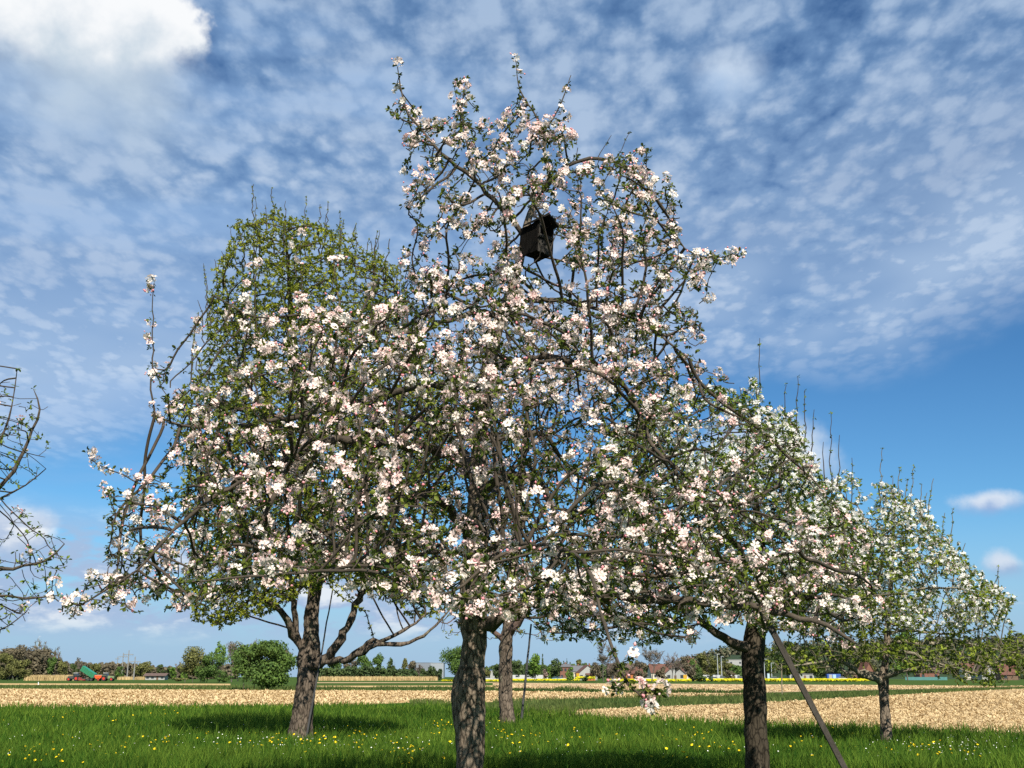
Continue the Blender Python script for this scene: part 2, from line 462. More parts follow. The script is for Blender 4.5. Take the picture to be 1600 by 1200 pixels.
M_margin = mat('margin_grass', (0.038, 0.066, 0.016), 0.85, 0.30, 0.7, attr='tint', col2=(0.150, 0.180, 0.055), trans=0.25, spec=0.05)
def fringe():
    """rough grass strips between the fields"""
    rng = np.random.default_rng(12)
    Vs, Fs, Ts, b = [], [], [], 0
    def strip(top, bot, n, h, wd, base=0.2):
        nonlocal b
        tx = [p[0] for p in top]; ty = [p[1] for p in top]; bx = [p[0] for p in bot]; by = [p[1] for p in bot]
        px = rng.uniform(min(tx), max(tx), n); t = rng.uniform(0, 1, n)
        py = np.interp(px, tx, ty) * (1 - t) + np.interp(px, bx, by) * t
        P = np.array([G(a, c) for a, c in zip(px, py)]); P[:, 2] = 0.0
        cl = nz2(P[:, 0], P[:, 1] * 0.5, 0.22, 3.0)
        H = h * np.clip(0.75 + 0.9 * cl, 0.25, 2) * rng.uniform(0.5, 1.3, n)
        v, f = blades(P, H, wd * rng.uniform(0.6, 1.4, n), rng, 0.3)
        Vs.append(v); Fs.append(f + b); b += len(v); Ts.append(np.repeat(np.clip(base + 0.4 * cl + rng.normal(0, 0.15, n), 0, 1), 5))
    strip([(770, 1095), (1000, 1088.5), (1160, 1085.5), (1290, 1081), (1400, 1078), (1600, 1074), (1750, 1074)],
          [(770, 1117), (900, 1112), (1000, 1106), (1100, 1101), (1250, 1096), (1300, 1092), (1400, 1086), (1600, 1076.5), (1750, 1074.5)], 16000, 0.30, 0.05, 0.35)
    strip([(390, 1075.5), (800, 1074.5)], [(390, 1079), (800, 1079.6)], 3500, 0.45, 0.10, 0.2)
    strip([(800, 1078), (1165, 1083)], [(800, 1080), (1165, 1085)], 3500, 0.42, 0.10, 0.1)
    strip([(-20, 1071.5), (460, 1072)], [(-20, 1075.5), (460, 1078)], 4000, 0.35, 0.12, 0.3)
    strip([(640, 1096), (735, 1096), (900, 1113)], [(640, 1106), (735, 1108), (900, 1122)], 3500, 0.35, 0.035, 0.45)
    o = mesh_np('field_margin_grass', np.concatenate(Vs), np.concatenate(Fs), M_margin, attrs={'tint': np.concatenate(Ts)})
    tag(o, 'rough grass strips growing between the straw fields', 'grass', kind='stuff')
fringe()

M_chip = mat('straw_chip', (0.29, 0.200, 0.100), 0.9, 0.15, 3.0, attr='tint', col2=(0.56, 0.43, 0.245), spec=0.0)
def stubble():
    rng = np.random.default_rng(21)
    Vs, Fs, Ts, b = [], [], [], 0
    tv = np.array([[-.5, -.11, 0], [.5, -.09, .05], [.5, .1, .08], [-.5, .12, .02]]); tf = np.array([[0, 1, 2, 3]])
    def field(top, bot, n, size):
        nonlocal b
        tx = [p[0] for p in top]; ty = [p[1] for p in top]; bx = [p[0] for p in bot]; by = [p[1] for p in bot]
        px = rng.uniform(min(tx), max(tx), n); t = rng.uniform(0, 1, n)
        py = np.interp(px, tx, ty) * (1 - t) + np.interp(px, bx, by) * t
        P = np.array([G(a, c) for a, c in zip(px, py)])
        Yk = P[:, 1].copy()
        P[:, 2] = rng.uniform(0.015, 0.05, n)
        nrm = rng.normal(0, 1, (n, 3)); nrm[:, 2] = np.abs(nrm[:, 2]) * 1.2 + 0.5
        S = size * rng.uniform(0.5, 1.6, n) * np.clip(Yk / 55, 0.75, 1.7)
        v, f = scatter(tv, tf, P, frames(nrm, rng), S)
        Vs.append(v); Fs.append(f + b); b += len(v)
        cl = nz2(P[:, 0], P[:, 1], 0.5, 2.0)
        Ts.append(np.repeat(np.clip(0.58 + 0.35 * cl + 0.22 * nz2(P[:, 0] * 0.25, P[:, 1], 0.10, 7.0) + rng.normal(0, 0.19, n), 0, 1), 4))
    field([(-100, 1077), (0, 1077), (380, 1079), (800, 1081), (1000, 1085), (1165, 1086.5)], [(-100, 1108), (0, 1108), (300, 1106), (520, 1103), (640, 1097), (800, 1095), (1000, 1089), (1165, 1087)], 60000, 0.17)
    field([(800, 1119), (900, 1112), (1000, 1107), (1160, 1101), (1300, 1093), (1400, 1087), (1500, 1081), (1600, 1077), (1700, 1074)],
          [(800, 1121), (870, 1122), (960, 1127), (1160, 1138), (1280, 1142), (1400, 1147), (1500, 1151), (1600, 1155), (1700, 1159)], 75000, 0.135)
    field([(770, 1067.5), (1000, 1069), (1200, 1070.5), (1400, 1071.6), (1600, 1073)], [(770, 1076), (1000, 1080), (1200, 1081.5), (1400, 1077), (1600, 1073.8)], 6000, 0.20)
    o = mesh_np('straw_litter', np.concatenate(Vs), np.concatenate(Fs), M_chip, attrs={'tint': np.concatenate(Ts)})
    tag(o, 'chopped straw and stubble lying loose on the fields', 'straw', kind='stuff')
stubble()

# ------------------------------------------------------------------ fruit trees
M_bark = mat('bark_grey_brown', (0.180, 0.142, 0.104), 0.95, 0.45, 7.0, 1.0, 22.0, stretch=(1, 1, 0.4), crack=0.75, spec=0.1)
M_bark_dark = mat('bark_dark', (0.055, 0.044, 0.031), 0.95, 0.5, 6.0, 1.0, 20.0, stretch=(1, 1, 0.4), crack=0.7, spec=0.1)
M_bark_pear = mat('bark_pear', (0.125, 0.098, 0.074), 0.95, 0.45, 8.0, 1.0, 26.0, stretch=(0.7, 0.7, 0.25), crack=0.7, spec=0.1)
M_limb = mat('bark_limb', (0.066, 0.052, 0.038), 0.95, 0.5, 9.0, 0.8, 30.0)
M_limb_pale = mat('bark_limb_pale', (0.215, 0.185, 0.130), 0.95, 0.4, 9.0, 0.8, 30.0)
M_twig = mat('bark_twig', (0.052, 0.040, 0.028), 0.9, 0.3, 12.0)
M_twig_pale = mat('bark_twig_pale', (0.130, 0.112, 0.070), 0.9, 0.3, 12.0)
M_twig_red = mat('bark_twig_reddish', (0.105, 0.070, 0.055), 0.9, 0.3, 12.0)
M_leaf = mat('apple_leaf', (0.026, 0.050, 0.010), 0.55, 0.2, 3.0, attr='tint', col2=(0.175, 0.205, 0.034), trans=0.34, spec=0.12)
M_leaf_fresh = mat('apple_leaf_fresh', (0.050, 0.098, 0.016), 0.55, 0.2, 3.0, attr='tint', col2=(0.250, 0.310, 0.044), trans=0.36, spec=0.12)
M_leaf_young = mat('apple_leaf_young', (0.085, 0.125, 0.018), 0.55, 0.2, 3.0, attr='tint', col2=(0.27, 0.32, 0.040), trans=0.38, spec=0.12)
M_leaf_pear = mat('pear_leaf', (0.110, 0.150, 0.018), 0.5, 0.2, 1.2, attr='tint', col2=(0.430, 0.440, 0.055), trans=0.45, spec=0.12)
M_petal = mat('petal_pink_white', (0.86, 0.785, 0.70), 0.7, 0.05, 20.0, attr='tint', col2=(0.80, 0.30, 0.34), trans=0.30, spec=0.2)
M_petal_white = mat('petal_white', (0.84, 0.83, 0.78), 0.7, 0.05, 20.0, attr='tint', col2=(0.80, 0.48, 0.48), trans=0.38, spec=0.2)

LEAF_V = np.array([[0, 0, 0], [-.26, .32, .07], [-.22, .72, .03], [0, 1, -.10], [.22, .72, .03], [.26, .32, .07]])
LEAF_F = np.array([[0, 3, 2, 1], [0, 5, 4, 3]])
def flower_template():
    v, f = [], []
    for i in range(5):
        a = 2 * math.pi * i / 5
        for r, da, z in ((.08, 0, 0), (.60, -.52, .10), (.97, -.27, .26), (.93, 0, .20), (.97, .27, .26), (.60, .52, .10)):
            v.append((r * math.cos(a + da), r * math.sin(a + da), z))
        b = 6 * i
        f += [(b, b + 1, b + 2, b + 3), (b, b + 3, b + 4, b + 5)]
    return np.array(v), np.array(f)
FLOWER_V, FLOWER_F = flower_template()
BUD_V = np.array([[0, 0, 0], [.5, 0, .55], [0, .5, .55], [-.5, 0, .55], [0, -.5, .55], [0, 0, 1.25]])
BUD_F = np.array([[0, 2, 1, 1], [0, 3, 2, 2], [0, 4, 3, 3], [0, 1, 4, 4], [5, 1, 2, 2], [5, 2, 3, 3], [5, 3, 4, 4], [5, 4, 1, 1]])[:, :3]

def in_poly(px, py, poly):
    q = np.array(poly, float); x1, y1 = q[:, 0], q[:, 1]; x2, y2 = np.roll(x1, -1), np.roll(y1, -1)
    c = (y1[None] > py[:, None]) != (y2[None] > py[:, None])
    with np.errstate(divide='ignore', invalid='ignore'):
        xi = (x2 - x1)[None] * (py[:, None] - y1[None]) / (y2 - y1)[None] + x1[None]
    return (np.sum(c & (px[:, None] < xi), axis=1) % 2) == 1

def crown_points(poly, n, Y0, rng, dmax, kdepth=0.9, gap=0.0, gscale=0.9, front=0.5, cx=None, holes=()):
    """points spread through a crown body: outline seen from the camera, rounded in depth about distance Y0"""
    q = np.array(poly, float)
    x0, x1, y0, y1 = q[:, 0].min(), q[:, 0].max(), q[:, 1].min(), q[:, 1].max()
    ys = np.linspace(y0, y1, 90)
    gx = np.linspace(x0, x1, 220)
    lo, hi = np.full(90, np.nan), np.full(90, np.nan)
    for i, y in enumerate(ys):
        k = in_poly(gx, np.full(220, y), poly)
        if k.any(): lo[i], hi[i] = gx[k].min(), gx[k].max()
    ok = ~np.isnan(lo); lo = np.interp(ys, ys[ok], lo[ok]); hi = np.interp(ys, ys[ok], hi[ok])
    out = []
    got = 0
    while got < n:
        m = n * 3
        px, py = rng.uniform(x0, x1, m), rng.uniform(y0, y1, m)
        k = in_poly(px, py, poly); px, py = px[k], py[k]
        for hx, hy, hr, hp in holes:
            k = ((px - hx) ** 2 + (py - hy) ** 2 > hr * hr) | (rng.uniform(0, 1, len(px)) > hp); px, py = px[k], py[k]
        l, h = np.interp(py, ys, lo), np.interp(py, ys, hi)
        mid, half = (l + h) / 2, (h - l) / 2
        t = np.clip(1 - ((px - mid) / np.maximum(half, 1)) ** 2, 0, 1)
        dep = np.minimum(np.sqrt(t) * half / F * Y0 * 1.0, dmax) * kdepth + 0.15
        s = rng.uniform(-1, 1, len(px)); s = np.sign(s) * np.abs(s) ** 0.65
        s = np.where((s > 0) & (rng.uniform(0, 1, len(px)) < front), -s, s)
        for a, b, y in zip(px, py, Y0 + s * dep):
            p = W(a, b, y)
            if p[2] < 0.4: continue
            if gap > 0 and noise.noise(Vector(p * gscale)) < gap - 0.5 + rng.uniform(-0.12, 0.12): continue
            out.append(p); got += 1
            if got >= n: break
    return np.array(out)

def catmull(P, R, step, rng, wob):
    P = np.asarray(P, float); R = np.asarray(R, float)
    Q = np.vstack([2 * P[0] - P[1], P, 2 * P[-1] - P[-2]])
    pts, rad = [], []
    for i in range(len(P) - 1):
        a, b, c, d = Q[i:i + 4]
        n = max(2, int(np.linalg.norm(c - b) / step))
        for t in np.arange(n) / n:
            pts.append(0.5 * ((2 * b) + (c - a) * t + (2 * a - 5 * b + 4 * c - d) * t * t + (3 * b - a - 3 * c + d) * t ** 3))
            rad.append(R[i] * (1 - t) + R[i + 1] * t)
    pts.append(P[-1]); rad.append(R[-1])
    pts = np.array(pts); rad = np.array(rad)
    w = rng.normal(0, 1, pts.shape) * wob
    w[0] = 0
    return pts + w * np.minimum(rad, 0.08)[:, None] * 4, rad

def colonize(pos, par, att, di, dk, step, rng, iters=260, jit=0.28, grav=0.0, maxn=40000):
    pos = [np.asarray(p, float) for p in pos]; par = list(par)
    A = np.asarray(att, float).copy()
    P = np.array(pos)
    nd = np.full(len(A), 1e9); ni = np.zeros(len(A), int)
    def upd(s):
        B = np.array(pos[s:])
        for c in range(0, len(A), 1500):
            D = np.linalg.norm(A[c:c + 1500, None, :] - B[None], axis=2)
            j = D.argmin(1); dd = D[np.arange(len(j)), j]
            k = dd < nd[c:c + 1500]
            nd[c:c + 1500][k] = dd[k]; ni[c:c + 1500][k] = j[k] + s
    upd(0)
    seen = set()
    for it in range(iters):
        keep = nd > dk
        A, nd, ni = A[keep], nd[keep], ni[keep]
        if len(A) == 0: break
        use = nd < di
        if not use.any(): use = nd < nd.min() + di
        acc = {}
        for j, a in zip(ni[use], A[use]):
            d = a - pos[j]; d /= np.linalg.norm(d)
            acc.setdefault(int(j), []).append(d)
        s = len(pos)
        for j, ds in acc.items():
            d = np.sum(ds, axis=0) + rng.normal(0, jit, 3) * len(ds) ** 0.5
            d[2] -= grav
            L = np.linalg.norm(d)
            if L < 1e-6: continue
            p = pos[j] + d / L * step
            key = (j, tuple(np.round(p / (step * 0.6)).astype(int)))
            if key in seen:
                p = pos[j] + rng.normal(0, 1, 3) * step * 0.55
            seen.add(key)
            pos.append(p); par.append(j)
        if len(pos) == s or len(pos) > maxn: break
        upd(s)
    return np.array(pos), np.array(par)

def fruit_tree(name, label, cat, base, limbs, att, seed, step=0.13, dk=0.20, di=3.0, r_tip=0.0045, r_exp=0.43, bloom=0.5, bloom_fn=None,
               cl_size=1.0, fl_n=(4, 8), leaf_n=(4, 7), leaf_len=0.055, leaf_only=0.25, m_trunk=None, m_limb=None, m_twig=None, m_leaf=None, m_petal=None,
               pink=0.22, group=None, trunk_fn=None, limb_names=None, shoots=(), jit=0.28, grav=0.0, rmax=0.035, tip_max=5, bud=1.0):
    """limbs: list of (points [(px,py,Y)], r0, r1); the first one is the trunk, the others start from whatever node lies nearest"""
    rng = np.random.default_rng(seed)
    root = empty(name, base, label, cat, group)
    org = np.asarray(base, float)
    pos, par, lrad = [], [], []
    for li, (pts, r0, r1) in enumerate(limbs):
        P = [W(*p) if len(p) == 3 else np.array(p[:3]) for p in pts]
        if li: # graft on to the nearest point already there
            D = np.linalg.norm(np.array(pos) - P[0], axis=1); j = int(D.argmin()); P[0] = pos[j].copy()
        n = len(P)
        R = r0 + (r1 - r0) * (np.linspace(0, 1, n) ** 0.8) if np.isscalar(r0) else np.interp(np.linspace(0, 1, n), np.linspace(0, 1, len(r0)), r0)
        c, r = catmull(P, R, step, rng, 0.10 if li else 0.0)
        if li == 0:
            sides = 26
            c2, r2 = catmull(P, R, 0.045, rng, 0.0)
            v, f = tube_np(c2, r2, sides)
            # furrowed, knobbly bark
            ctr = np.repeat(c2, sides, axis=0); off = v - ctr
            k = np.array([0.16 * noise.noise(Vector((q[0] * 3, q[1] * 3, q[2] * 1.6 + seed))) + 0.15 * noise.noise(Vector((q[0] * 11, q[1] * 11, q[2] * 3.2))) + 0.09 * noise.noise(Vector((q[0] * 28, q[1] * 28, q[2] * 9))) for q in v])
            v = ctr + off * (1 + k[:, None])
            if trunk_fn: v = trunk_fn(v, ctr)
            mesh_np('trunk', v, f, m_trunk, root, smooth=True, origin=org)
            pos = list(c); par = [-1] + list(range(len(c) - 1)); lrad = list(r)
        else:
            v, f = tubes_np([(c, r * (1 + 0.10 * rng.normal(size=len(r))), 9)])
            mesh_np('limb', v, f, m_limb, root, smooth=True, origin=org)
            b = len(pos); lrad += list(r[1:]); pos += list(c[1:]); par += [j] + list(range(b, b + len(c) - 2))
    nb = len(pos)
    pos, par = colonize(pos, par, att, di, dk, step, rng, jit=jit, grav=grav)
    N = len(pos)
    tips = np.zeros(N); child = [[] for _ in range(N)]
    for i in range(N - 1, 0, -1):
        if tips[i] == 0: tips[i] = 1
        if par[i] >= 0: tips[par[i]] += tips[i]; child[par[i]].append(i)
    rad = np.minimum(r_tip * tips ** r_exp, rmax)
    # branches
    paths = []
    for i in range(N):
        for c in child[i]:
            if c < nb: continue
            main = i >= nb and c == max(child[i], key=lambda k: tips[k])
            if main: continue
            ch = [i, c]
            while child[ch[-1]]:
                ch.append(max(child[ch[-1]], key=lambda k: tips[k]))
            pp = pos[ch].copy()
            if len(pp) > 3: pp[1:-1] = 0.5 * pp[1:-1] + 0.25 * (pp[:-2] + pp[2:])
            rr = rad[ch].copy(); rr[0] = rr[1]
            paths.append((pp, rr, 5 if rr[0] > 0.012 else 4 if rr[0] > 0.007 else 3))
    for pts, r0, r1, *bl in shoots:
        c, r = catmull([W(*p) for p in pts], np.linspace(r0, r1, len(pts)), 0.12, rng, 0.5)
        paths.append((c, r, 4))
    v, f = tubes_np(paths)
    mesh_np('branches', v, f, m_twig, root, origin=org)
    # spurs: where flower clusters and leaf rosettes sit
    thin = np.array(lrad) < 0.016
    g = np.arange(N)
    g = g[np.where(g < nb, np.concatenate([thin, np.zeros(N - nb, bool)]), tips <= tip_max)]
    dirn = pos[g] - pos[par[g]]; dirn /= np.maximum(np.linalg.norm(dirn, axis=1, keepdims=True), 1e-9)
    prob = np.full(len(g), bloom)
    if bloom_fn is not None: prob = prob * bloom_fn(pos[g])
    cl = np.array([noise.noise(Vector(p * 1.9 + np.array([seed * 7.0, 0, 0]))) for p in pos[g]])
    prob = prob * np.clip(0.95 + 1.9 * cl, 0.25, 1.8)
    u = rng.uniform(0, 1, len(g))
    isb = u < prob
    isl = (~isb) & (u < np.minimum(prob, 1) + leaf_only)
    def spots(k, k_off):
        n = k.sum()
        ax = rng.normal(0, 0.75, (n, 3)) + dirn[k] * 0.7 + np.array([0, 0, 0.55])
        ax /= np.linalg.norm(ax, axis=1, keepdims=True)
        return pos[g][k] + ax * k_off * rng.uniform(0.4, 1.3, (n, 1)), ax
    Cb, Ab = spots(isb, 0.045 * cl_size); Cl, Al = spots(isl, 0.02)
    sv = []; shl = 0
    for pts, r0, r1, *bl in shoots:
        c, r = catmull([W(*p) for p in pts], np.linspace(r0, r1, len(pts)), 0.10, rng, 0.2)
        sv.append(c)
        if bl:
            k = c[rng.uniform(0, 1, len(c)) < bl[0]]; k = np.concatenate([k, c[-1:]])
            ax = rng.normal(0, 0.6, k.shape) + np.array([0, 0, 0.5]); ax /= np.linalg.norm(ax, axis=1, keepdims=True)
            Cb = np.concatenate([Cb, k + ax * 0.03]); Ab = np.concatenate([Ab, ax])
    if sv:
        sv = np.concatenate(sv); sv = sv[rng.uniform(0, 1, len(sv)) < 0.55]; shl = len(sv); Cl = np.concatenate([Cl, sv]); Al = np.concatenate([Al, np.tile([[0, 0, 1.0]], (len(sv), 1)) + rng.normal(0, 0.5, (len(sv), 3))])
    # flowers
    if len(Cb):
        k = rng.integers(fl_n[0], fl_n[1], len(Cb)); idx = np.repeat(np.arange(len(Cb)), k)
        csz = rng.uniform(0.55, 1.3, len(Cb))[idx]
        nd = Ab[idx] * 0.75 + rng.normal(0, 0.62, (len(idx), 3)); nd /= np.linalg.norm(nd, axis=1, keepdims=True)
        P = Cb[idx] + nd * 0.040 * (cl_size * csz)[:, None]
        S = 0.0310 * cl_size * rng.uniform(0.75, 1.15, len(idx))
        v1, f1 = scatter(FLOWER_V, FLOWER_F, P, frames(nd + rng.normal(0, 0.25, nd.shape), rng), S)
        cp = np.clip(rng.normal(pink, 0.16, len(Cb)), 0, 0.75)[idx]
        t1 = np.clip(cp * 0.55 + rng.normal(0, 0.06, len(idx)), 0, 1)
        pv = np.tile(np.where(np.hypot(FLOWER_V[:, 0], FLOWER_V[:, 1]) > 0.8, 1.25, 0.75), len(idx)) * np.repeat(t1, len(FLOWER_V))
        kb = rng.poisson(bud * (0.5 + 3.0 * pink), len(Cb)); ib = np.repeat(np.arange(len(Cb)), kb)
        nb2 = Ab[ib] * 0.5 + rng.normal(0, 0.8, (len(ib), 3)); nb2 /= np.linalg.norm(nb2, axis=1, keepdims=True)
        v2, f2 = scatter(BUD_V, BUD_F, Cb[ib] + nb2 * 0.058 * cl_size, frames(nb2, rng), 0.021 * cl_size * rng.uniform(0.7, 1.2, len(ib)))
        t2 = np.repeat(np.clip(rng.normal(0.75, 0.2, len(ib)), 0.3, 1), len(BUD_V))
        f1 = np.concatenate([f1[:, [0, 1, 2]], f1[:, [0, 2, 3]]])
        mesh_np('blossoms', np.concatenate([v1, v2]), np.concatenate([f1, f2 + len(v1)]), m_petal, root, {'tint': np.concatenate([pv, t2])}, origin=org)
    # leaves
    C = np.concatenate([Cb, Cl]); Ax = np.concatenate([Ab, Al])
    k = rng.integers(leaf_n[0], leaf_n[1] + 1, len(C)); idx = np.repeat(np.arange(len(C)), k)
    ld = Ax[idx] * 0.15 + rng.normal(0, 0.75, (len(idx), 3)); ld[:, 2] *= 0.75
    ld /= np.linalg.norm(ld, axis=1, keepdims=True)
    upn = np.tile([[0, 0, 1.0]], (len(idx), 1)) + rng.normal(0, 0.45, ld.shape)
    y = ld; x = np.cross(y, upn); x /= np.maximum(np.linalg.norm(x, axis=1, keepdims=True), 1e-9); z = np.cross(x, y)
    R = np.stack([x, y, z], axis=2)
    off = np.where(idx < len(Cb), 0.03 * cl_size, 0.006)[:, None]
    v, f = scatter(LEAF_V, LEAF_F, C[idx] - Ax[idx] * off * 0.6 + ld * off * 0.8, R, leaf_len * rng.uniform(0.55, 1.25, len(idx)))
    if shl:
        q = np.where(np.repeat(idx, len(LEAF_V)) >= len(C) - shl, 0.55, 1.0)[:, None]; c0 = np.repeat(C[idx], len(LEAF_V), axis=0); v = c0 + (v - c0) * q
    t = np.clip(rng.normal(0.45, 0.25, len(C))[idx] + rng.normal(0, 0.15, len(idx)), 0, 1)
    mesh_np('leaves', v, f, m_leaf, root, {'tint': np.repeat(t, len(LEAF_V))}, origin=org)
    print(name, label[:30], 'nodes', N, 'clusters', len(Cb), 'rosettes', len(Cl), 'leaves', len(idx))
    return root
# ---- the great apple tree in the middle
def project(P):
    P = np.asarray(P, float); x, y, z = P[:, 0], P[:, 1], P[:, 2] - EYE
    dep = y * CP + z * SP; up = -y * SP + z * CP
    return 800 + F * x / dep, 600 - F * up / dep

BIG_POLY = [(100, 962), (140, 945), (125, 925), (160, 870), (170, 800), (158, 765), (185, 768), (215, 760), (262, 720), (248, 640), (232, 560), (250, 565), (275, 610), (320, 610), (345, 560), (335, 500), (325, 465), (350, 470), (390, 490), (440, 470), (520, 490), (570, 440), (610, 400), (655, 390), (635, 345), (608, 332), (640, 305), (630, 262), (668, 255), (612, 212), (596, 165), (640, 165), (690, 192), (722, 165), (745, 190), (790, 195), (818, 150), (850, 160), (885, 150), (880, 190), (908, 215), (905, 250), (960, 245), (1015, 222), (1020, 260), (1060, 292), (1068, 350), (1080, 395), (1165, 398), (1105, 425), (1104, 465), (1060, 440), (1035, 470), (1095, 498), (1098, 545), (1080, 580), (1140, 605), (1190, 650), (1270, 700), (1300, 770), (1370, 850), (1385, 900), (1360, 960), (1335, 1015), (1270, 1005), (1190, 1000), (1130, 965), (1090, 1015), (1040, 1000), (990, 985), (860, 965), (760, 968), (640, 955), (560, 925), (510, 920), (420, 925), (300, 955), (200, 945), (150, 955)]
def big_bloom(P):
    px, py = project(P)
    w = np.ones(len(P))
    w *= 1 - 0.60 * np.exp(-(((px - 885) / 105) ** 2 + ((py - 740) / 120) ** 2))
    w *= 1 - 0.45 * np.exp(-(((px - 640) / 90) ** 2 + ((py - 840) / 90) ** 2))
    w *= np.where(py < 500, 1.15, 1.0)
    w *= np.where(P[:, 1] > 10.2 * KY, 0.5, 1.0)
    w *= np.where((px < 430) & (py < 640), 0.7, 1.0)
    w *= np.where((px > 1000) & (py < 850) & (py > 590), 0.5, 1.0)
    w = np.where((np.hypot(px - 842, py - 374) < 40) & (P[:, 1] < 9.35 * KY), -20.0, w)
    return w

def big_tree():
    rng = np.random.default_rng(100)
    base = np.array([W(733, 1200, 9.0)[0], 9.0 * KY, 0.0])
    tr = [(735, 1325, 9.0), (733, 1200, 9), (734, 1140, 9), (733, 1085, 9), (737, 1040, 9), (742, 1000, 9), (740, 965, 9), (737, 920, 9.0), (742, 850, 9.05), (748, 760, 9.1), (750, 680, 9.1), (757, 610, 9.1), (768, 550, 9.15), (781, 500, 9.2), (800, 450, 9.3), (814, 400, 9.3), (825, 345, 9.35), (840, 308, 9.4)]
    trr = [0.20, 0.148, 0.158, 0.172, 0.136, 0.134, 0.145, 0.13, 0.118, 0.105, 0.095, 0.085, 0.075, 0.068, 0.06, 0.052, 0.046, 0.036]
    L = [(tr, trr, 0),
     ([(752, 990, 9), (785, 965, 8.9), (830, 940, 8.7), (880, 928, 8.4), (960, 930, 8.1), (1050, 938, 7.8), (1130, 945, 7.6), (1210, 955, 7.5), (1290, 975, 7.4), (1335, 1005, 7.3)], 0.085, 0.014),
     ([(749, 735, 9.1), (700, 708, 8.9), (640, 697, 8.6), (560, 690, 8.3), (500, 690, 8.1), (455, 720, 7.9), (425, 785, 7.8), (385, 850, 7.7)], 0.075, 0.014),
     ([(742, 850, 9), (690, 785, 8.7), (650, 776, 8.4), (600, 800, 8.1), (520, 830, 7.7), (430, 862, 7.3)], 0.055, 0.012),
     ([(470, 705, 7.9), (400, 742, 7.9), (330, 780, 7.7), (270, 830, 7.6), (215, 890, 7.5), (160, 925, 7.5), (125, 945, 7.5)], 0.026, 0.006),
     ([(757, 610, 9.1), (700, 600, 9.3), (620, 612, 9.5), (520, 640, 9.6), (400, 662, 9.6), (300, 668, 9.6), (242, 650, 9.6)], 0.06, 0.010),
     ([(750, 700, 9.1), (800, 682, 9.3), (850, 684, 9.5), (890, 730, 9.8), (960, 775, 10.2), (1050, 800, 10.5)], 0.05, 0.010),
     ([(762, 575, 9.1), (830, 560, 8.7), (900, 565, 8.4), (965, 592, 8.2), (1000, 650, 8.0), (1022, 700, 7.9), (1075, 745, 7.8), (1150, 790, 7.7)], 0.05, 0.010),
     ([(748, 770, 9.1), (800, 738, 8.8), (850, 770, 8.5), (890, 840, 8.2), (960, 888, 8.0), (1040, 900, 7.8), (1120, 880, 7.6), (1250, 862, 7.5)], 0.05, 0.008),
     ([(781, 505, 9.2), (768, 492, 9.2), (745, 488, 9.1), (700, 500, 8.9), (640, 520, 8.7), (560, 505, 8.6), (480, 492, 8.5), (400, 495, 8.5), (335, 462, 8.5)], 0.042, 0.006),
     ([(790, 480, 9.25), (850, 468, 9.0), (920, 480, 8.8), (1000, 502, 8.6), (1075, 560, 8.4)], 0.04, 0.008),
     ([(820, 375, 9.3), (790, 330, 9.2), (740, 282, 9.1), (690, 240, 9.0), (660, 205, 9), (638, 178, 9), (625, 135, 9), (621, 104, 9)], 0.036, 0.005),
     ([(840, 308, 9.4), (862, 282, 9.3), (885, 262, 9.3), (920, 248, 9.3), (970, 256, 9.3), (1010, 290, 9.2), (1045, 340, 9.1), (1062, 400, 9.0)], 0.034, 0.005),
     ([(866, 278, 9.3), (852, 245, 9.3), (850, 205, 9.3), (832, 172, 9.3), (812, 140, 9.3), (806, 94, 9.3)], 0.022, 0.005),
     ([(850, 208, 9.3), (872, 172, 9.3), (892, 118, 9.3)], 0.014, 0.005),
     ([(735, 278, 9.1), (728, 220, 9.1), (722, 172, 9.1), (728, 122, 9.1)], 0.018, 0.005),
     ([(1052, 355, 9.1), (1070, 388, 9.1), (1105, 402, 9.1), (1160, 399, 9.1)], 0.012, 0.004),
     ([(742, 860, 9.0), (680, 862, 8.2), (600, 880, 7.3), (500, 892, 6.6), (380, 902, 6.2), (280, 912, 6.0)], 0.022, 0.006),
     ([(740, 880, 9.0), (765, 860, 8.0), (820, 850, 7.0), (890, 862, 6.2), (925, 900, 5.9), (938, 955, 5.8), (958, 1018, 5.7), (978, 1062, 5.6), (1000, 1085, 5.6), (1021, 1108, 5.6)], 0.023, 0.0055),
     ([(745, 800, 9.1), (780, 760, 10), (830, 700, 11), (880, 650, 11.8)], 0.04, 0.010),
     ([(749, 740, 9.1), (700, 680, 10.2), (620, 640, 11.2), (540, 600, 11.8)], 0.04, 0.010),
     ([(975, 1055, 5.6), (962, 1075, 5.55)], 0.007, 0.005), ([(1000, 1085, 5.6), (1018, 1078, 5.6), (1029, 1080, 5.6)], 0.007, 0.005),
     ]
    att = crown_points(BIG_POLY, 11000, 9.0, rng, 3.6, 0.92, gap=0.40, gscale=1.3, front=0.45, holes=[(390, 540, 95, 0.55), (1160, 720, 150, 0.72), (1290, 820, 80, 0.6), (540, 945, 40, 0.7), (720, 415, 55, 0.5), (960, 440, 50, 0.5), (842, 376, 44, 0.93)])
    spray = [W(*p) for p in [(966, 1082, 5.55), (975, 1078, 5.5), (990, 1074, 5.6), (985, 1086, 5.55), (1028, 1080, 5.6), (998, 1100, 5.6), (982, 1033, 5.65), (972, 1015, 5.7), (930, 1012, 5.8), (1020, 1104, 5.6), (95, 962, 7.5), (86, 970, 7.5), (108, 975, 7.4), (150, 950, 7.4), (185, 965, 7.2), (70, 900, 7.6), (95, 880, 7.6), (118, 915, 7.5), (225, 968, 7.2), (140, 900, 7.4), (175, 830, 8.6), (470, 370, 8.5), (398, 432, 8.5), (470, 430, 8.5), (525, 400, 8.5), (523, 425, 8.6)]]
    m = 330; px, py = rng.uniform(690, 830, m), rng.uniform(430, 920, m)
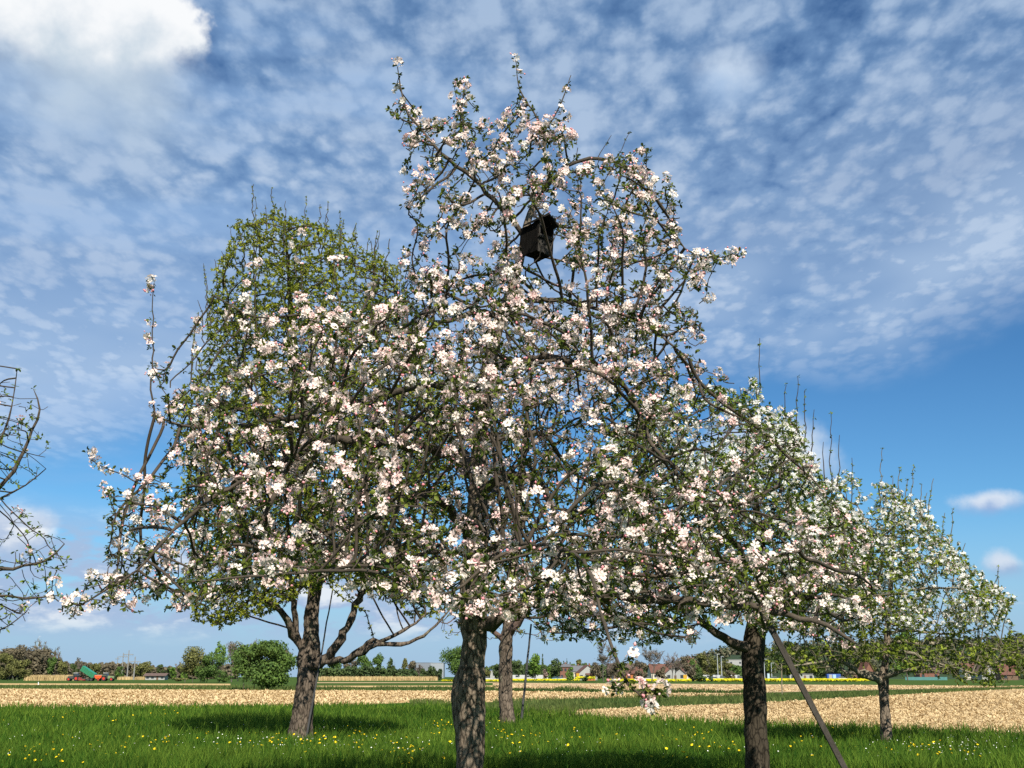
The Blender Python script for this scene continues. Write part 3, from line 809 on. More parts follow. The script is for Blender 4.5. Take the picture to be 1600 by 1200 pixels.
    front = [W(a, b, c) for a, b, c in zip(px, py, rng.uniform(7.2, 8.6, m))]
    px, py = project(att); att = att[(py > 345) | (rng.uniform(0, 1, len(att)) < 0.78)]
    px, py = project(att); u = rng.uniform(0, 1, len(att)); att = att[~(((px < 620) & (py < 490) & (u < 0.62)) | ((px < 560) & (py >= 490) & (py < 570) & (u < 0.35)))]
    right = crown_points([(940, 420), (1060, 440), (1100, 495), (1100, 560), (1160, 612), (1100, 650), (1000, 600), (940, 520)], 420, 8.8, rng, 0.8, 0.8)
    att = np.concatenate([att, spray, front, right])
    fruit_tree('apple_tree', 'largest apple tree in pink white blossom with a nest box in its fork', 'tree', base, L, att, 1,
               step=0.10, dk=0.125, di=1.1, jit=0.42, bloom=0.27, bloom_fn=big_bloom, cl_size=1.22, r_tip=0.0058, rmax=0.019, fl_n=(4, 10), leaf_len=0.050, leaf_only=0.50, leaf_n=(5, 9), m_trunk=M_bark, m_limb=M_limb, m_twig=M_twig, m_leaf=M_leaf, m_petal=M_petal, pink=0.28,
               shoots=[([(958, 1018, 5.7), (978, 1062, 5.6), (1000, 1085, 5.6), (1021, 1108, 5.6)], 0.0055, 0.004, 0.04), ([(978, 1062, 5.6), (970, 1075, 5.55), (962, 1082, 5.55)], 0.005, 0.004, 0.5), ([(978, 1062, 5.6), (985, 1072, 5.55), (994, 1076, 5.5)], 0.005, 0.004, 0.2), ([(1000, 1085, 5.6), (1018, 1080, 5.6), (1029, 1082, 5.6)], 0.005, 0.004, 0.0), ([(968, 1040, 5.65), (982, 1033, 5.6), (986, 1030, 5.6)], 0.005, 0.004, 0.0), ([(255, 765, 9.4), (190, 742, 9.4), (152, 724, 9.4), (136, 705, 9.4)], 0.009, 0.004, 0.35), ([(180, 800, 9.0), (172, 770, 9.0), (160, 762, 9.0)], 0.006, 0.004, 0.3), ([(242, 650, 9.6), (236, 560, 9.6), (237, 500, 9.6), (238, 442, 9.6)], 0.012, 0.005, 0.45), ([(470, 480, 8.5), (470, 420, 8.5), (470, 368, 8.5)], 0.006, 0.003, 0.3), ([(402, 520, 8.5), (398, 440, 8.5), (397, 410, 8.5)], 0.006, 0.003, 0.3), ([(298, 600, 9.6), (300, 540, 9.6), (311, 492, 9.6)], 0.006, 0.003), ([(932, 250, 9.3), (955, 212, 9.3)], 0.006, 0.003), ([(964, 245, 9.3), (984, 207, 9.3)], 0.005, 0.003)])
big_tree()
# ---- nest box hung against the leader of the great apple tree
M_oldwood = mat('weathered_wood', col=(0.010, 0.009, 0.008), rough=1.0, vary=0.5, nscale=9.0, bump=0.6, bscale=40.0, stretch=(6, 6, 0.7), spec=0.02)
M_oldwood_grey = mat('weathered_grey_wood', col=(0.046, 0.042, 0.037), rough=1.0, vary=0.6, nscale=10.0, bump=0.6, bscale=40.0, stretch=(8, 8, 0.7), spec=0.02)
M_tarfelt = mat('roofing_felt', (0.018, 0.017, 0.016), 1.0, 0.3, 14.0, spec=0.02)
def nest_box():
    c = W(843, 376, 9.05)
    r = empty('nest_box', c, 'dark wooden nest box with open upper front, fixed in the fork', 'nest box')
    r.rotation_euler = (math.radians(1), math.radians(3), math.radians(36))
    w, d, h, t = 0.195, 0.225, 0.37, 0.020
    def part(n, boxes, m):
        b = MB()
        for cc, dd in boxes: b.box(cc, dd)
        return b.build(n, m, r, bevel=0.003)
    part('back_panel', [((0, d / 2, 0), (w - 0.002, t, h))], M_oldwood)
    part('side_panel', [((-w / 2 - t / 2 + k * 0, -d / 2 + 0.055 + k * 0.115, 0), (t, 0.112, h - 0.01 * (k == 1))) for k in range(3)], M_oldwood)
    part('side_panel', [((w / 2 + t / 2, -d / 2 + 0.055 + k * 0.115, 0), (t, 0.112, h - 0.01 * (k == 1))) for k in range(3)], M_oldwood)
    part('floor', [((0, 0, -h / 2 + t / 2), (w - 0.004, d - t - 0.03, t))], M_oldwood)
    part('front_panel', [((-w / 4 - 0.001, -d / 2 + 0.012, -h / 4 - 0.01), (w / 2 - 0.006, t, h / 2 - 0.02)), ((w / 4 + 0.001, -d / 2 + 0.009, -h / 4 - 0.018), (w / 2 - 0.006, t, h / 2 - 0.02))], M_oldwood_grey)
    part('perch_bar', [((0, -d / 2 - 0.012, 0.005), (w + 0.02, 0.024, 0.04))], M_oldwood_grey)
    part('frame_strip', [((-w / 2 + 0.016, -d / 2 + 0.012, h / 4 + 0.012), (0.03, t, h / 2 - 0.03))], M_oldwood_grey)
    b = MB()
    a = w / 2 + t + 0.035; z0 = h / 2 + 0.002; rise = 0.085
    b.prism([(-a, z0 - 0.02), (0, z0 + rise), (a, z0 - 0.02), (a, z0 + 0.005), (0, z0 + rise + 0.028), (-a, z0 + 0.005)], -d / 2 - 0.045, d / 2 + 0.02)
    b.build('roof', M_tarfelt, r)
    b = MB(); b.prism([(-w / 2 - t, z0 - 0.012), (0, z0 + rise - 0.012), (w / 2 + t, z0 - 0.012)], d / 2 - 0.03, d / 2 - 0.01)
    b.build('gable_board', M_oldwood, r)
nest_box()

# ---- timber prop under the long right hand limb, thin poles
def pole(name, p0, p1, r0, r1, m, label, cat, sides=10, square=False):
    p0, p1 = np.array(p0), np.array(p1)
    rng = np.random.default_rng(int(abs(p0[0]) * 100))
    n = 14; t = np.linspace(0, 1, n)[:, None]
    P = p0 + (p1 - p0) * t
    org = p0.copy()
    if square:
        v, f = tube_np(P, np.full(n, r0) * (1 + 0.03 * rng.normal(size=n)), 4, math.pi / 4)
    else:
        P[1:-1] += rng.normal(0, 0.004, (n - 2, 3)); v, f = tube_np(P, np.linspace(r0, r1, n), sides)
    b = len(v)
    v = np.concatenate([v, [P[0], P[-1]]])
    s = 4 if square else sides
    cap = [[b, (i + 1) % s, i, i] for i in range(s)] + [[b + 1, (n - 1) * s + i, (n - 1) * s + (i + 1) % s, (n - 1) * s + (i + 1) % s] for i in range(s)]
    me = bpy.data.meshes.new(name)
    me.from_pydata([tuple(q) for q in (v - org)], [], [tuple(q) for q in f] + [tuple(c[:3]) for c in cap]); me.update(); me.materials.append(m)
    o = link(bpy.data.objects.new(name, me)); o.location = tuple(org)
    return tag(o, label, cat)
M_prop = mat('prop_timber', (0.050, 0.042, 0.034), 0.9, 0.5, 5.0, 0.6, 30.0, stretch=(3, 3, 1))
M_polem = mat('grey_pole', (0.06, 0.06, 0.06), 0.9, 0.3, 5.0, spec=0.05)
pole('prop', G(1408, 1360) + np.array([0, 0, -0.05]), W(1203, 978, 7.58), 0.033, 0.033, M_prop, 'slanting squared timber propping up a low blossoming limb', 'prop', square=True)
pole('harvest_pole', W(477, 1162, 20.9), W(520, 920, 21.2), 0.026, 0.016, M_polem, 'thin grey pole leaning against the leaning pear trunk', 'pole')
pole('harvest_pole', W(814, 1131, 29.6), W(830, 975, 29.8), 0.045, 0.03, M_polem, 'thin dark pole standing right of the twin furrowed trunk', 'pole')
pole('stake', G(1222, 1085.5), W(1221, 1038, 79.5), 0.06, 0.05, M_twig_pale, 'thin wooden stake on the green strip behind the prop', 'stake')
pole('marker_post', G(60, 1070), W(60, 1066, 246), 0.12, 0.10, mat('white_paint', (0.75, 0.75, 0.72), 0.6, 0.05), 'tiny white marker post on the far left straw strip', 'post')

# ---- white flowering apple tree to the right
def right_tree():
    rng = np.random.default_rng(200)
    Y = 12.0
    base = np.array([W(1183, 1252, Y)[0], Y * KY, 0.0])
    poly = [(1000, 640), (1060, 600), (1120, 600), (1150, 620), (1180, 590), (1200, 640), (1240, 640), (1262, 700), (1278, 720), (1300, 770), (1340, 800), (1365, 850), (1360, 920), (1320, 960), (1260, 985), (1200, 985), (1150, 965), (1110, 985), (1080, 990), (1040, 1012), (960, 1005), (900, 1000), (850, 1003), (825, 985), (840, 930), (870, 880), (900, 800), (940, 700)]
    L = [([(1183, 1256, Y), (1183, 1200, Y), (1181, 1130, Y), (1178, 1060, Y), (1177, 1015, Y), (1180, 985, Y), (1186, 940, Y), (1190, 890, Y), (1184, 820, Y), (1178, 740, Y), (1182, 670, Y)],
          [0.19, 0.158, 0.152, 0.148, 0.150, 0.14, 0.10, 0.085, 0.06, 0.035, 0.015], 0),
         ([(1172, 1018, Y), (1140, 1004, 11.9), (1108, 978, 11.8), (1060, 945, 11.6), (1000, 915, 11.3), (930, 900, 11.2), (870, 925, 11.2)], 0.085, 0.012),
         ([(1184, 1000, Y), (1205, 960, 12.2), (1232, 890, 12.5), (1260, 860, 12.6), (1300, 820, 12.6)], 0.075, 0.012),
         ([(1186, 900, Y), (1150, 850, 11.6), (1100, 790, 11.2), (1050, 730, 11.0), (1020, 670, 11.0)], 0.06, 0.010),
         ([(1183, 830, Y), (1220, 770, 12.4), (1240, 710, 12.5), (1235, 650, 12.5)], 0.04, 0.008),
         ([(1184, 960, Y), (1140, 930, 12.8), (1080, 900, 13.4), (1000, 880, 13.8)], 0.06, 0.010),
         ([(1190, 920, Y), (1240, 935, 11.3), (1300, 930, 10.8), (1340, 940, 10.6)], 0.05, 0.010),
         ([(1060, 945, 11.6), (1000, 970, 11.4), (930, 985, 11.4), (865, 990, 11.4)], 0.03, 0.007)]
    sh = [([(x, y0, Y), (x + dx * .6, (y0 + y1) / 2, Y), (x + dx, y1, Y)], 0.010, 0.004) for x, y0, y1, dx in ((1187, 660, 528, 0), (1222, 680, 600, 6), (1244, 690, 588, 3), (1256, 700, 610, 2), (1268, 720, 640, 5), (1160, 650, 605, -3), (1298, 790, 645, 0), (1290, 760, 690, -4), (1330, 830, 716, 2), (1308, 780, 680, 4))]
    def bl(P):
        px, py = project(P)
        return np.where(py > 920, 0.25, np.where(py > 820, 0.6, 1.0)) * np.where(P[:, 1] > 12.8 * KY, 0.5, 1.0)
    att = crown_points(poly, 12500, Y, rng, 2.6, 0.9, gap=0.36, gscale=1.3)
    fruit_tree('apple_tree', 'white flowering apple tree with a dark trunk left of the prop', 'tree', base, L, att, 2,
               step=0.11, dk=0.12, di=1.2, jit=0.4, bloom=0.75, bloom_fn=bl, cl_size=1.05, fl_n=(3, 7), leaf_len=0.065, leaf_only=0.42, leaf_n=(5, 8), m_trunk=M_bark_dark, m_limb=M_limb, m_twig=M_twig, m_leaf=M_leaf_fresh, m_petal=M_petal_white,
               pink=0.05, bud=0.4, shoots=sh)
right_tree()

# ---- small apple tree further right
def far_right_tree():
    rng = np.random.default_rng(300)
    Y = 20.0
    base = np.array([W(1385, 1171, Y)[0], Y * KY, 0.0])
    up = [(1235, 870), (1262, 790), (1300, 745), (1330, 740), (1355, 752), (1385, 758), (1405, 768), (1450, 792), (1476, 825), (1500, 868), (1540, 902), (1565, 918), (1592, 938), (1565, 968), (1500, 985), (1430, 1000), (1330, 1000), (1250, 990), (1228, 930)]
    lo = [(1190, 1015), (1230, 1000), (1290, 1010), (1380, 1005), (1450, 1000), (1520, 985), (1560, 975), (1600, 985), (1625, 1010), (1620, 1045), (1570, 1075), (1500, 1068), (1450, 1060), (1380, 1030), (1330, 1035), (1270, 1055), (1215, 1060)]
    L = [([(1386, 1174, Y), (1385, 1150, Y), (1383, 1110, Y), (1381, 1080, Y), (1380, 1060, Y), (1383, 1040, Y), (1386, 1000, Y), (1390, 940, Y), (1394, 870, Y), (1398, 800, Y)],
          [0.15, 0.125, 0.110, 0.112, 0.12, 0.085, 0.075, 0.065, 0.045, 0.015], 0),
         ([(1378, 1066, Y), (1352, 1055, 19.8), (1330, 1040, 19.6), (1312, 1032, 19.5), (1280, 1035, 19.3), (1230, 1042, 19.0)], 0.085, 0.014),
         ([(1376, 1058, Y), (1352, 1050, 20.3), (1325, 1052, 20.4), (1308, 1040, 20.5), (1260, 1045, 20.6), (1215, 1035, 20.8)], 0.06, 0.012),
         ([(1385, 1062, Y), (1402, 1052, 19.7), (1425, 1045, 19.5), (1455, 1041, 19.3), (1480, 1044, 19.2)], 0.060, 0.014),
         ([(1386, 1010, Y), (1420, 1020, 19.6), (1450, 1032, 19.3), (1485, 1042, 19.0), (1530, 1055, 18.8)], 0.055, 0.012),
         ([(1387, 1000, Y), (1415, 1002, 20.2), (1460, 1006, 20.3), (1490, 1000, 20.3), (1530, 1010, 20.3), (1590, 1020, 20.4)], 0.06, 0.012),
         ([(1388, 990, Y), (1420, 985, 20.6), (1470, 990, 21), (1520, 985, 21.2), (1565, 965, 21.2)], 0.045, 0.010),
         ([(1388, 960, Y), (1350, 940, 19.2), (1310, 930, 18.8), (1280, 920, 18.6)], 0.045, 0.010),
         ([(1392, 900, Y), (1430, 860, 20.5), (1460, 820, 20.6)], 0.04, 0.010),
         ([(1391, 930, Y), (1440, 920, 19.5), (1500, 920, 19.2), (1540, 935, 19.2)], 0.04, 0.010),
         ([(1393, 880, Y), (1360, 830, 19.6), (1340, 790, 19.5)], 0.04, 0.010)]
    sh = [([(x, y0, Y), (x + dx * .6, (y0 + y1) / 2, Y), (x + dx, y1, Y)], 0.016, 0.007) for x, y0, y1, dx in ((1375, 790, 700, 3), (1405, 800, 730, 1), (1420, 820, 728, 8), (1432, 820, 755, 7), (1448, 830, 748, 9), (1395, 790, 745, 0), (1470, 860, 800, 5), (1482, 880, 795, 8), (1490, 890, 848, 18), (1548, 940, 900, 10), (1530, 930, 898, 4), (1558, 935, 885, 1), (1412, 810, 750, 5), (1440, 825, 770, 8))]
    att = np.concatenate([crown_points(up, 8000, Y, rng, 2.8, 0.9, gap=0.42, gscale=1.0), crown_points(lo, 2400, Y, rng, 3.0, 0.8, gap=0.38, gscale=1.0)])
    def bl(P):
        px, py = project(P)
        return np.where(py > 985, 0.0, 1.0)
    fruit_tree('apple_tree', 'small apple tree on the right with low spreading bare limbs', 'tree', base, L, att, 3,
               step=0.15, dk=0.19, di=1.6, jit=0.4, bloom=0.72, bloom_fn=bl, cl_size=1.45, fl_n=(3, 7), leaf_len=0.095, leaf_only=0.6, leaf_n=(5, 8), m_trunk=M_bark, m_limb=M_limb_pale, m_twig=M_twig_pale, m_leaf=M_leaf_young, m_petal=M_petal_white,
               pink=0.05, bud=0.4, shoots=sh, r_tip=0.006)
far_right_tree()

# ---- tall pear tree behind on the left
def pear():
    rng = np.random.default_rng(400)
    Y = 21.5
    base = np.array([W(469, 1162, Y)[0], Y * KY, 0.0])
    poly = [(300, 600), (318, 560), (322, 480), (338, 412), (362, 375), (372, 340), (398, 345), (428, 322), (450, 340), (500, 345), (530, 362), (556, 365), (566, 400), (600, 395), (630, 430), (650, 500), (700, 600), (712, 700), (700, 820), (690, 960), (640, 975), (590, 930), (540, 905), (480, 930), (420, 960), (345, 985), (300, 970), (285, 930), (290, 850), (275, 720), (270, 640), (285, 600)]
    L = [([(468, 1166, Y), (470, 1140, Y), (475, 1100, Y), (479, 1060, Y), (483, 1030, Y), (486, 990, Y), (488, 950, Y), (492, 900, Y), (486, 820, Y), (476, 700, Y), (466, 600, Y), (456, 500, Y), (450, 420, Y), (446, 350, Y)],
          [0.36, 0.29, 0.245, 0.25, 0.27, 0.20, 0.18, 0.16, 0.14, 0.11, 0.10, 0.07, 0.045, 0.02], 0),
         ([(492, 1050, Y), (516, 1025, 21.3), (537, 990, 21.2), (553, 955, 21.2), (572, 900, 21.3), (598, 820, 21.4), (618, 700, 21.5), (625, 560, 21.5), (615, 440, 21.5)], 0.15, 0.02),
         ([(497, 1045, Y), (545, 1030, 21.0), (575, 1013, 20.8), (602, 1006, 20.7), (640, 1003, 20.6), (672, 985, 20.6), (705, 950, 20.7)], 0.10, 0.02),
         ([(540, 1030, 21), (575, 1005, 20.8), (604, 998, 20.7), (640, 980, 20.7), (665, 960, 20.7)], 0.09, 0.02),
         ([(476, 1035, Y), (463, 1000, 21.4), (460, 960, 21.3), (455, 920, 21.2), (435, 850, 21.2), (405, 750, 21.2), (385, 640, 21.3), (362, 500, 21.4), (350, 430, 21.4)], 0.12, 0.02),
         ([(468, 1000, 21.4), (445, 962, 21.1), (418, 942, 20.9), (380, 910, 20.7), (340, 880, 20.6), (300, 870, 20.6)], 0.11, 0.02),
         ([(490, 930, Y), (510, 880, 21.9), (530, 760, 22.1), (540, 620, 22.2), (530, 480, 22.2), (520, 390, 22.2)], 0.13, 0.02),
         ([(480, 760, Y), (420, 640, 22.3), (400, 520, 22.6), (400, 420, 22.6)], 0.10, 0.02),
         ([(385, 640, 21.3), (340, 640, 21), (310, 660, 20.8), (285, 640, 20.7)], 0.05, 0.015)]
    sh = [([(x, y0, Y), (x, (y0 + y1) / 2, Y), (x + dx, y1, Y)], 0.022, 0.010) for x, y0, y1, dx in ((396, 460, 288, -2), (428, 400, 294, -3), (500, 400, 318, 0), (508, 400, 316, 4), (380, 420, 350, -10), (550, 420, 350, 6), (602, 470, 372, 8), (585, 470, 378, -6), (620, 470, 395, 10), (300, 620, 490, 10))]
    tx = [300, 318, 338, 362, 398, 428, 450, 500, 530, 556, 600, 630, 650]; ty = [600, 480, 412, 375, 345, 330, 340, 345, 362, 370, 400, 440, 500]
    for k in range(26):
        x = rng.uniform(300, 655); y = np.interp(x, tx, ty); dx = rng.normal((x - 470) * 0.06, 4); yy = Y + rng.uniform(-1.2, 1.2)
        sh.append(([(x, y + 60, yy), (x + dx * .4, y + 10, yy), (x + dx, y - rng.uniform(2, 38), yy)], 0.016, 0.006))
    att = crown_points(poly, 15500, Y, rng, 3.6, 0.9, gap=0.22, gscale=0.8, front=0.5)
    def bl(P):
        return np.zeros(len(P))
    fruit_tree('pear_tree', 'tall fresh green pear tree with a leaning forked trunk', 'tree', base, L, att, 4,
               step=0.16, dk=0.16, di=1.8, jit=0.35, grav=-0.35, bloom=0.0, leaf_n=(7, 11), leaf_len=0.084, leaf_only=0.95, m_trunk=M_bark_pear, m_limb=M_bark_pear, m_twig=M_twig, m_leaf=M_leaf_pear, m_petal=M_petal,
               shoots=sh, r_tip=0.007, rmax=0.05)
pear()

# ---- half bare tree standing behind the great apple tree
def behind_tree():
    rng = np.random.default_rng(500)
    Y = 28.8
    base = np.array([W(793, 1136, Y)[0], Y * KY, 0.0])
    poly = [(650, 560), (700, 500), (800, 480), (900, 520), (960, 580), (1010, 680), (1020, 800), (1000, 900), (950, 985), (880, 1000), (840, 1020), (800, 1000), (700, 1000), (660, 960), (640, 800)]
    L = [([(793, 1138, Y), (792, 1120, Y), (790, 1080, Y), (790, 1040, Y), (791, 1005, Y), (796, 960, Y), (802, 880, Y), (812, 780, Y), (820, 680, Y), (830, 590, Y)],
          [0.32, 0.26, 0.22, 0.215, 0.21, 0.19, 0.17, 0.12, 0.08, 0.03], 0),
         ([(794, 1000, Y), (815, 965, 28.5), (850, 900, 28.3), (890, 820, 28.2), (920, 720, 28.2), (930, 640, 28.2)], 0.15, 0.02),
         ([(792, 1005, Y), (770, 985, 28.7), (730, 960, 28.6), (700, 900, 28.6), (680, 800, 28.6)], 0.11, 0.02),
         ([(810, 800, Y), (770, 700, 29), (740, 600, 29)], 0.08, 0.02),
         ([(850, 900, 28.3), (910, 890, 28), (960, 870, 27.8), (1000, 820, 27.8)], 0.08, 0.02)]
    att = crown_points(poly, 2600, Y, rng, 4.0, 0.9, gap=0.3, gscale=0.6)
    fruit_tree('cherry_tree', 'half bare tree with a twin furrowed trunk behind the largest tree', 'tree', base, L, att, 5,
               step=0.22, dk=0.30, di=2.2, jit=0.4, grav=-0.1, bloom=0.0, leaf_n=(3, 5), leaf_len=0.10, leaf_only=0.30, m_trunk=M_bark_pear, m_limb=M_twig_red, m_twig=M_twig_red, m_leaf=M_leaf_pear, m_petal=M_petal,
               r_tip=0.009, rmax=0.06)
behind_tree()

# ---- apple tree at the left border of the picture
def left_tree():
    rng = np.random.default_rng(600)
    Y = 10.5
    base = np.array([W(-190, 1280, Y)[0], Y * KY, 0.0])
    poly = [(-330, 640), (-200, 560), (-60, 545), (-20, 600), (26, 578), (40, 640), (60, 640), (84, 640), (70, 690), (60, 740), (20, 775), (20, 800), (60, 810), (92, 835), (118, 880), (96, 925), (60, 955), (50, 985), (0, 1005), (-100, 1010), (-330, 1000)]
    L = [([(-190, 1285, Y), (-190, 1200, Y), (-185, 1100, Y), (-180, 1000, Y), (-170, 900, Y), (-160, 800, Y), (-140, 700, Y)], [0.20, 0.16, 0.15, 0.145, 0.10, 0.07, 0.03], 0),
         ([(-172, 920, Y), (-110, 900, 10.2), (-40, 892, 10.0), (20, 888, 9.9), (70, 876, 9.9), (100, 850, 9.9)], 0.055, 0.006),
         ([(-160, 810, Y), (-80, 790, 10.4), (-20, 775, 10.3), (20, 735, 10.3), (45, 690, 10.3), (62, 640, 10.3), (52, 608, 10.3)], 0.05, 0.006),
         ([(-100, 790, 10.4), (-40, 740, 10.5), (0, 690, 10.5), (18, 635, 10.5), (27, 576, 10.5)], 0.03, 0.005),
         ([(-175, 960, Y), (-100, 960, 10.1), (-30, 930, 10.0), (40, 935, 9.9), (90, 930, 9.9)], 0.04, 0.006),
         ([(-60, 780, 10.3), (0, 778, 10.3), (40, 758, 10.3), (72, 732, 10.3)], 0.02, 0.005),
         ([(-100, 950, 10.1), (-40, 975, 9.9), (0, 985, 9.9), (42, 955, 9.9)], 0.016, 0.005)]
    att = crown_points(poly, 2800, Y, rng, 2.4, 0.9, gap=0.30, gscale=1.1)
    fruit_tree('apple_tree', 'sparsely leaved apple tree reaching in from the left border', 'tree', base, L, att, 6,
               step=0.12, dk=0.16, di=1.0, jit=0.25, grav=-0.35, bloom=0.035, cl_size=1.0, fl_n=(3, 5), leaf_len=0.055, leaf_only=0.42, leaf_n=(3, 5), m_trunk=M_bark, m_limb=M_limb, m_twig=M_twig, m_leaf=M_leaf_fresh, m_petal=M_petal,
               pink=0.4)
left_tree()
# ------------------------------------------------------------------ the far side of the fields
M_fol = {
 'dark': mat('far_leaf_dark', (0.028, 0.050, 0.016), 0.8, 0.3, 0.25, attr='tint', col2=(0.090, 0.130, 0.032), trans=0.15),
 'green': mat('far_leaf_green', (0.038, 0.080, 0.016), 0.8, 0.3, 0.25, attr='tint', col2=(0.120, 0.195, 0.035), trans=0.2),
 'fresh': mat('far_leaf_fresh', (0.065, 0.135, 0.018), 0.8, 0.3, 0.25, attr='tint', col2=(0.165, 0.265, 0.038), trans=0.2),
 'olive': mat('far_leaf_olive', (0.075, 0.082, 0.024), 0.8, 0.3, 0.25, attr='tint', col2=(0.190, 0.190, 0.055), trans=0.2),
 'brown': mat('far_leaf_brown', (0.075, 0.064, 0.040), 0.85, 0.3, 0.25, attr='tint', col2=(0.175, 0.145, 0.088), trans=0.1),
 'pinkish': mat('far_blossom', (0.16, 0.11, 0.09), 0.85, 0.3, 0.25, attr='tint', col2=(0.33, 0.24, 0.20), trans=0.1),
}
M_far_wood = mat('far_bark', (0.095, 0.080, 0.065), 0.9, 0.3, 1.0)
M_far_twig = mat('far_twig', (0.150, 0.120, 0.100), 0.9, 0.3, 1.0)
CARD_V = np.array([[-.5, -.35, 0], [.15, -.5, .12], [.5, .3, 0], [-.2, .5, .12]]); CARD_F = np.array([[0, 1, 2, 3]])

def crown_cloud(rng, cx, cy, z0, z1, wx, wy, n, lobes, taper=0.0, spill=0.12):
    """leaf positions spread over overlapping lobes filling an upright body"""
    H = z1 - z0
    L = []
    for i in range(lobes):
        t = rng.uniform(0.12, 0.90)
        prof = math.sqrt(max(0.08, 1 - (2 * t - 1) ** 2)) * (1 - taper * t)
        a = rng.uniform(0, 2 * math.pi); r = prof * rng.uniform(0.25, 0.78)
        L.append((r * math.cos(a) * wx / 2, r * math.sin(a) * wy / 2, z0 + t * H, rng.uniform(0.20, 0.40) * (1 - 0.6 * taper * t)))
    L = np.array(L)
    k = rng.integers(0, lobes, n)
    d = rng.normal(0, 1, (n, 3)); d /= np.linalg.norm(d, axis=1, keepdims=True)
    rr = rng.uniform(0.25, 1, n) ** 0.45 * (1 + np.abs(rng.normal(0, spill, n)) * 1.3)
    R = np.stack([L[k, 3] * wx / 2 * 1.05, L[k, 3] * wy / 2 * 1.05, L[k, 3] * H * 0.46], 1)
    P = L[k, :3] + d * R * rr[:, None]
    P[:, 2] = np.clip(P[:, 2], z0 * 0.9, z1 * 1.03)
    return P + np.array([cx, cy, 0]), d

def skeleton(rng, base, H, r0, spread, levels, split=3, sides=4, minr=0.02, start=0.3, upw=0.55):
    paths = []
    def grow(p, d, L, r, lv):
        n = 4; pts = [p]; rad = [r]
        for i in range(n):
            d = d + rng.normal(0, 0.13, 3) + np.array([0, 0, 0.06 * upw]); d /= np.linalg.norm(d)
            p = p + d * L / n; pts.append(p); rad.append(max(r * (1 - 0.55 * (i + 1) / n), minr))
        paths.append((np.array(pts), np.array(rad), sides if lv else 7))
        if lv < levels:
            for k in range(split + (lv == 0)):
                q = rng.uniform(start if lv == 0 else 0.25, 1.0); i = min(int(q * n), n - 1); f = q * n - i
                pp = pts[i] * (1 - f) + pts[i + 1] * f
                a = rng.uniform(0, 2 * math.pi)
                nd = d * (0.75 * upw + 0.2) + spread * np.array([math.cos(a), math.sin(a), rng.uniform(-0.1, 0.5)])
                nd /= np.linalg.norm(nd)
                grow(pp, nd, L * rng.uniform(0.45, 0.72), rad[i] * 0.55, lv + 1)
    grow(np.array(base, float), np.array([0, 0, 1.0]), H * 0.62, r0, 0)
    return paths

def fit(paths, base, H, w):
    """scale a skeleton about its base so that it fills height H and width w"""
    A = np.concatenate([p for p, r, s in paths]) - base
    sz = H / max(A[:, 2].max(), 0.1); sx = w / 2 / max(np.abs(A[:, :2]).max(), 0.1)
    return [(base + (p - base) * np.array([sx, sx, sz]), r, s) for p, r, s in paths]

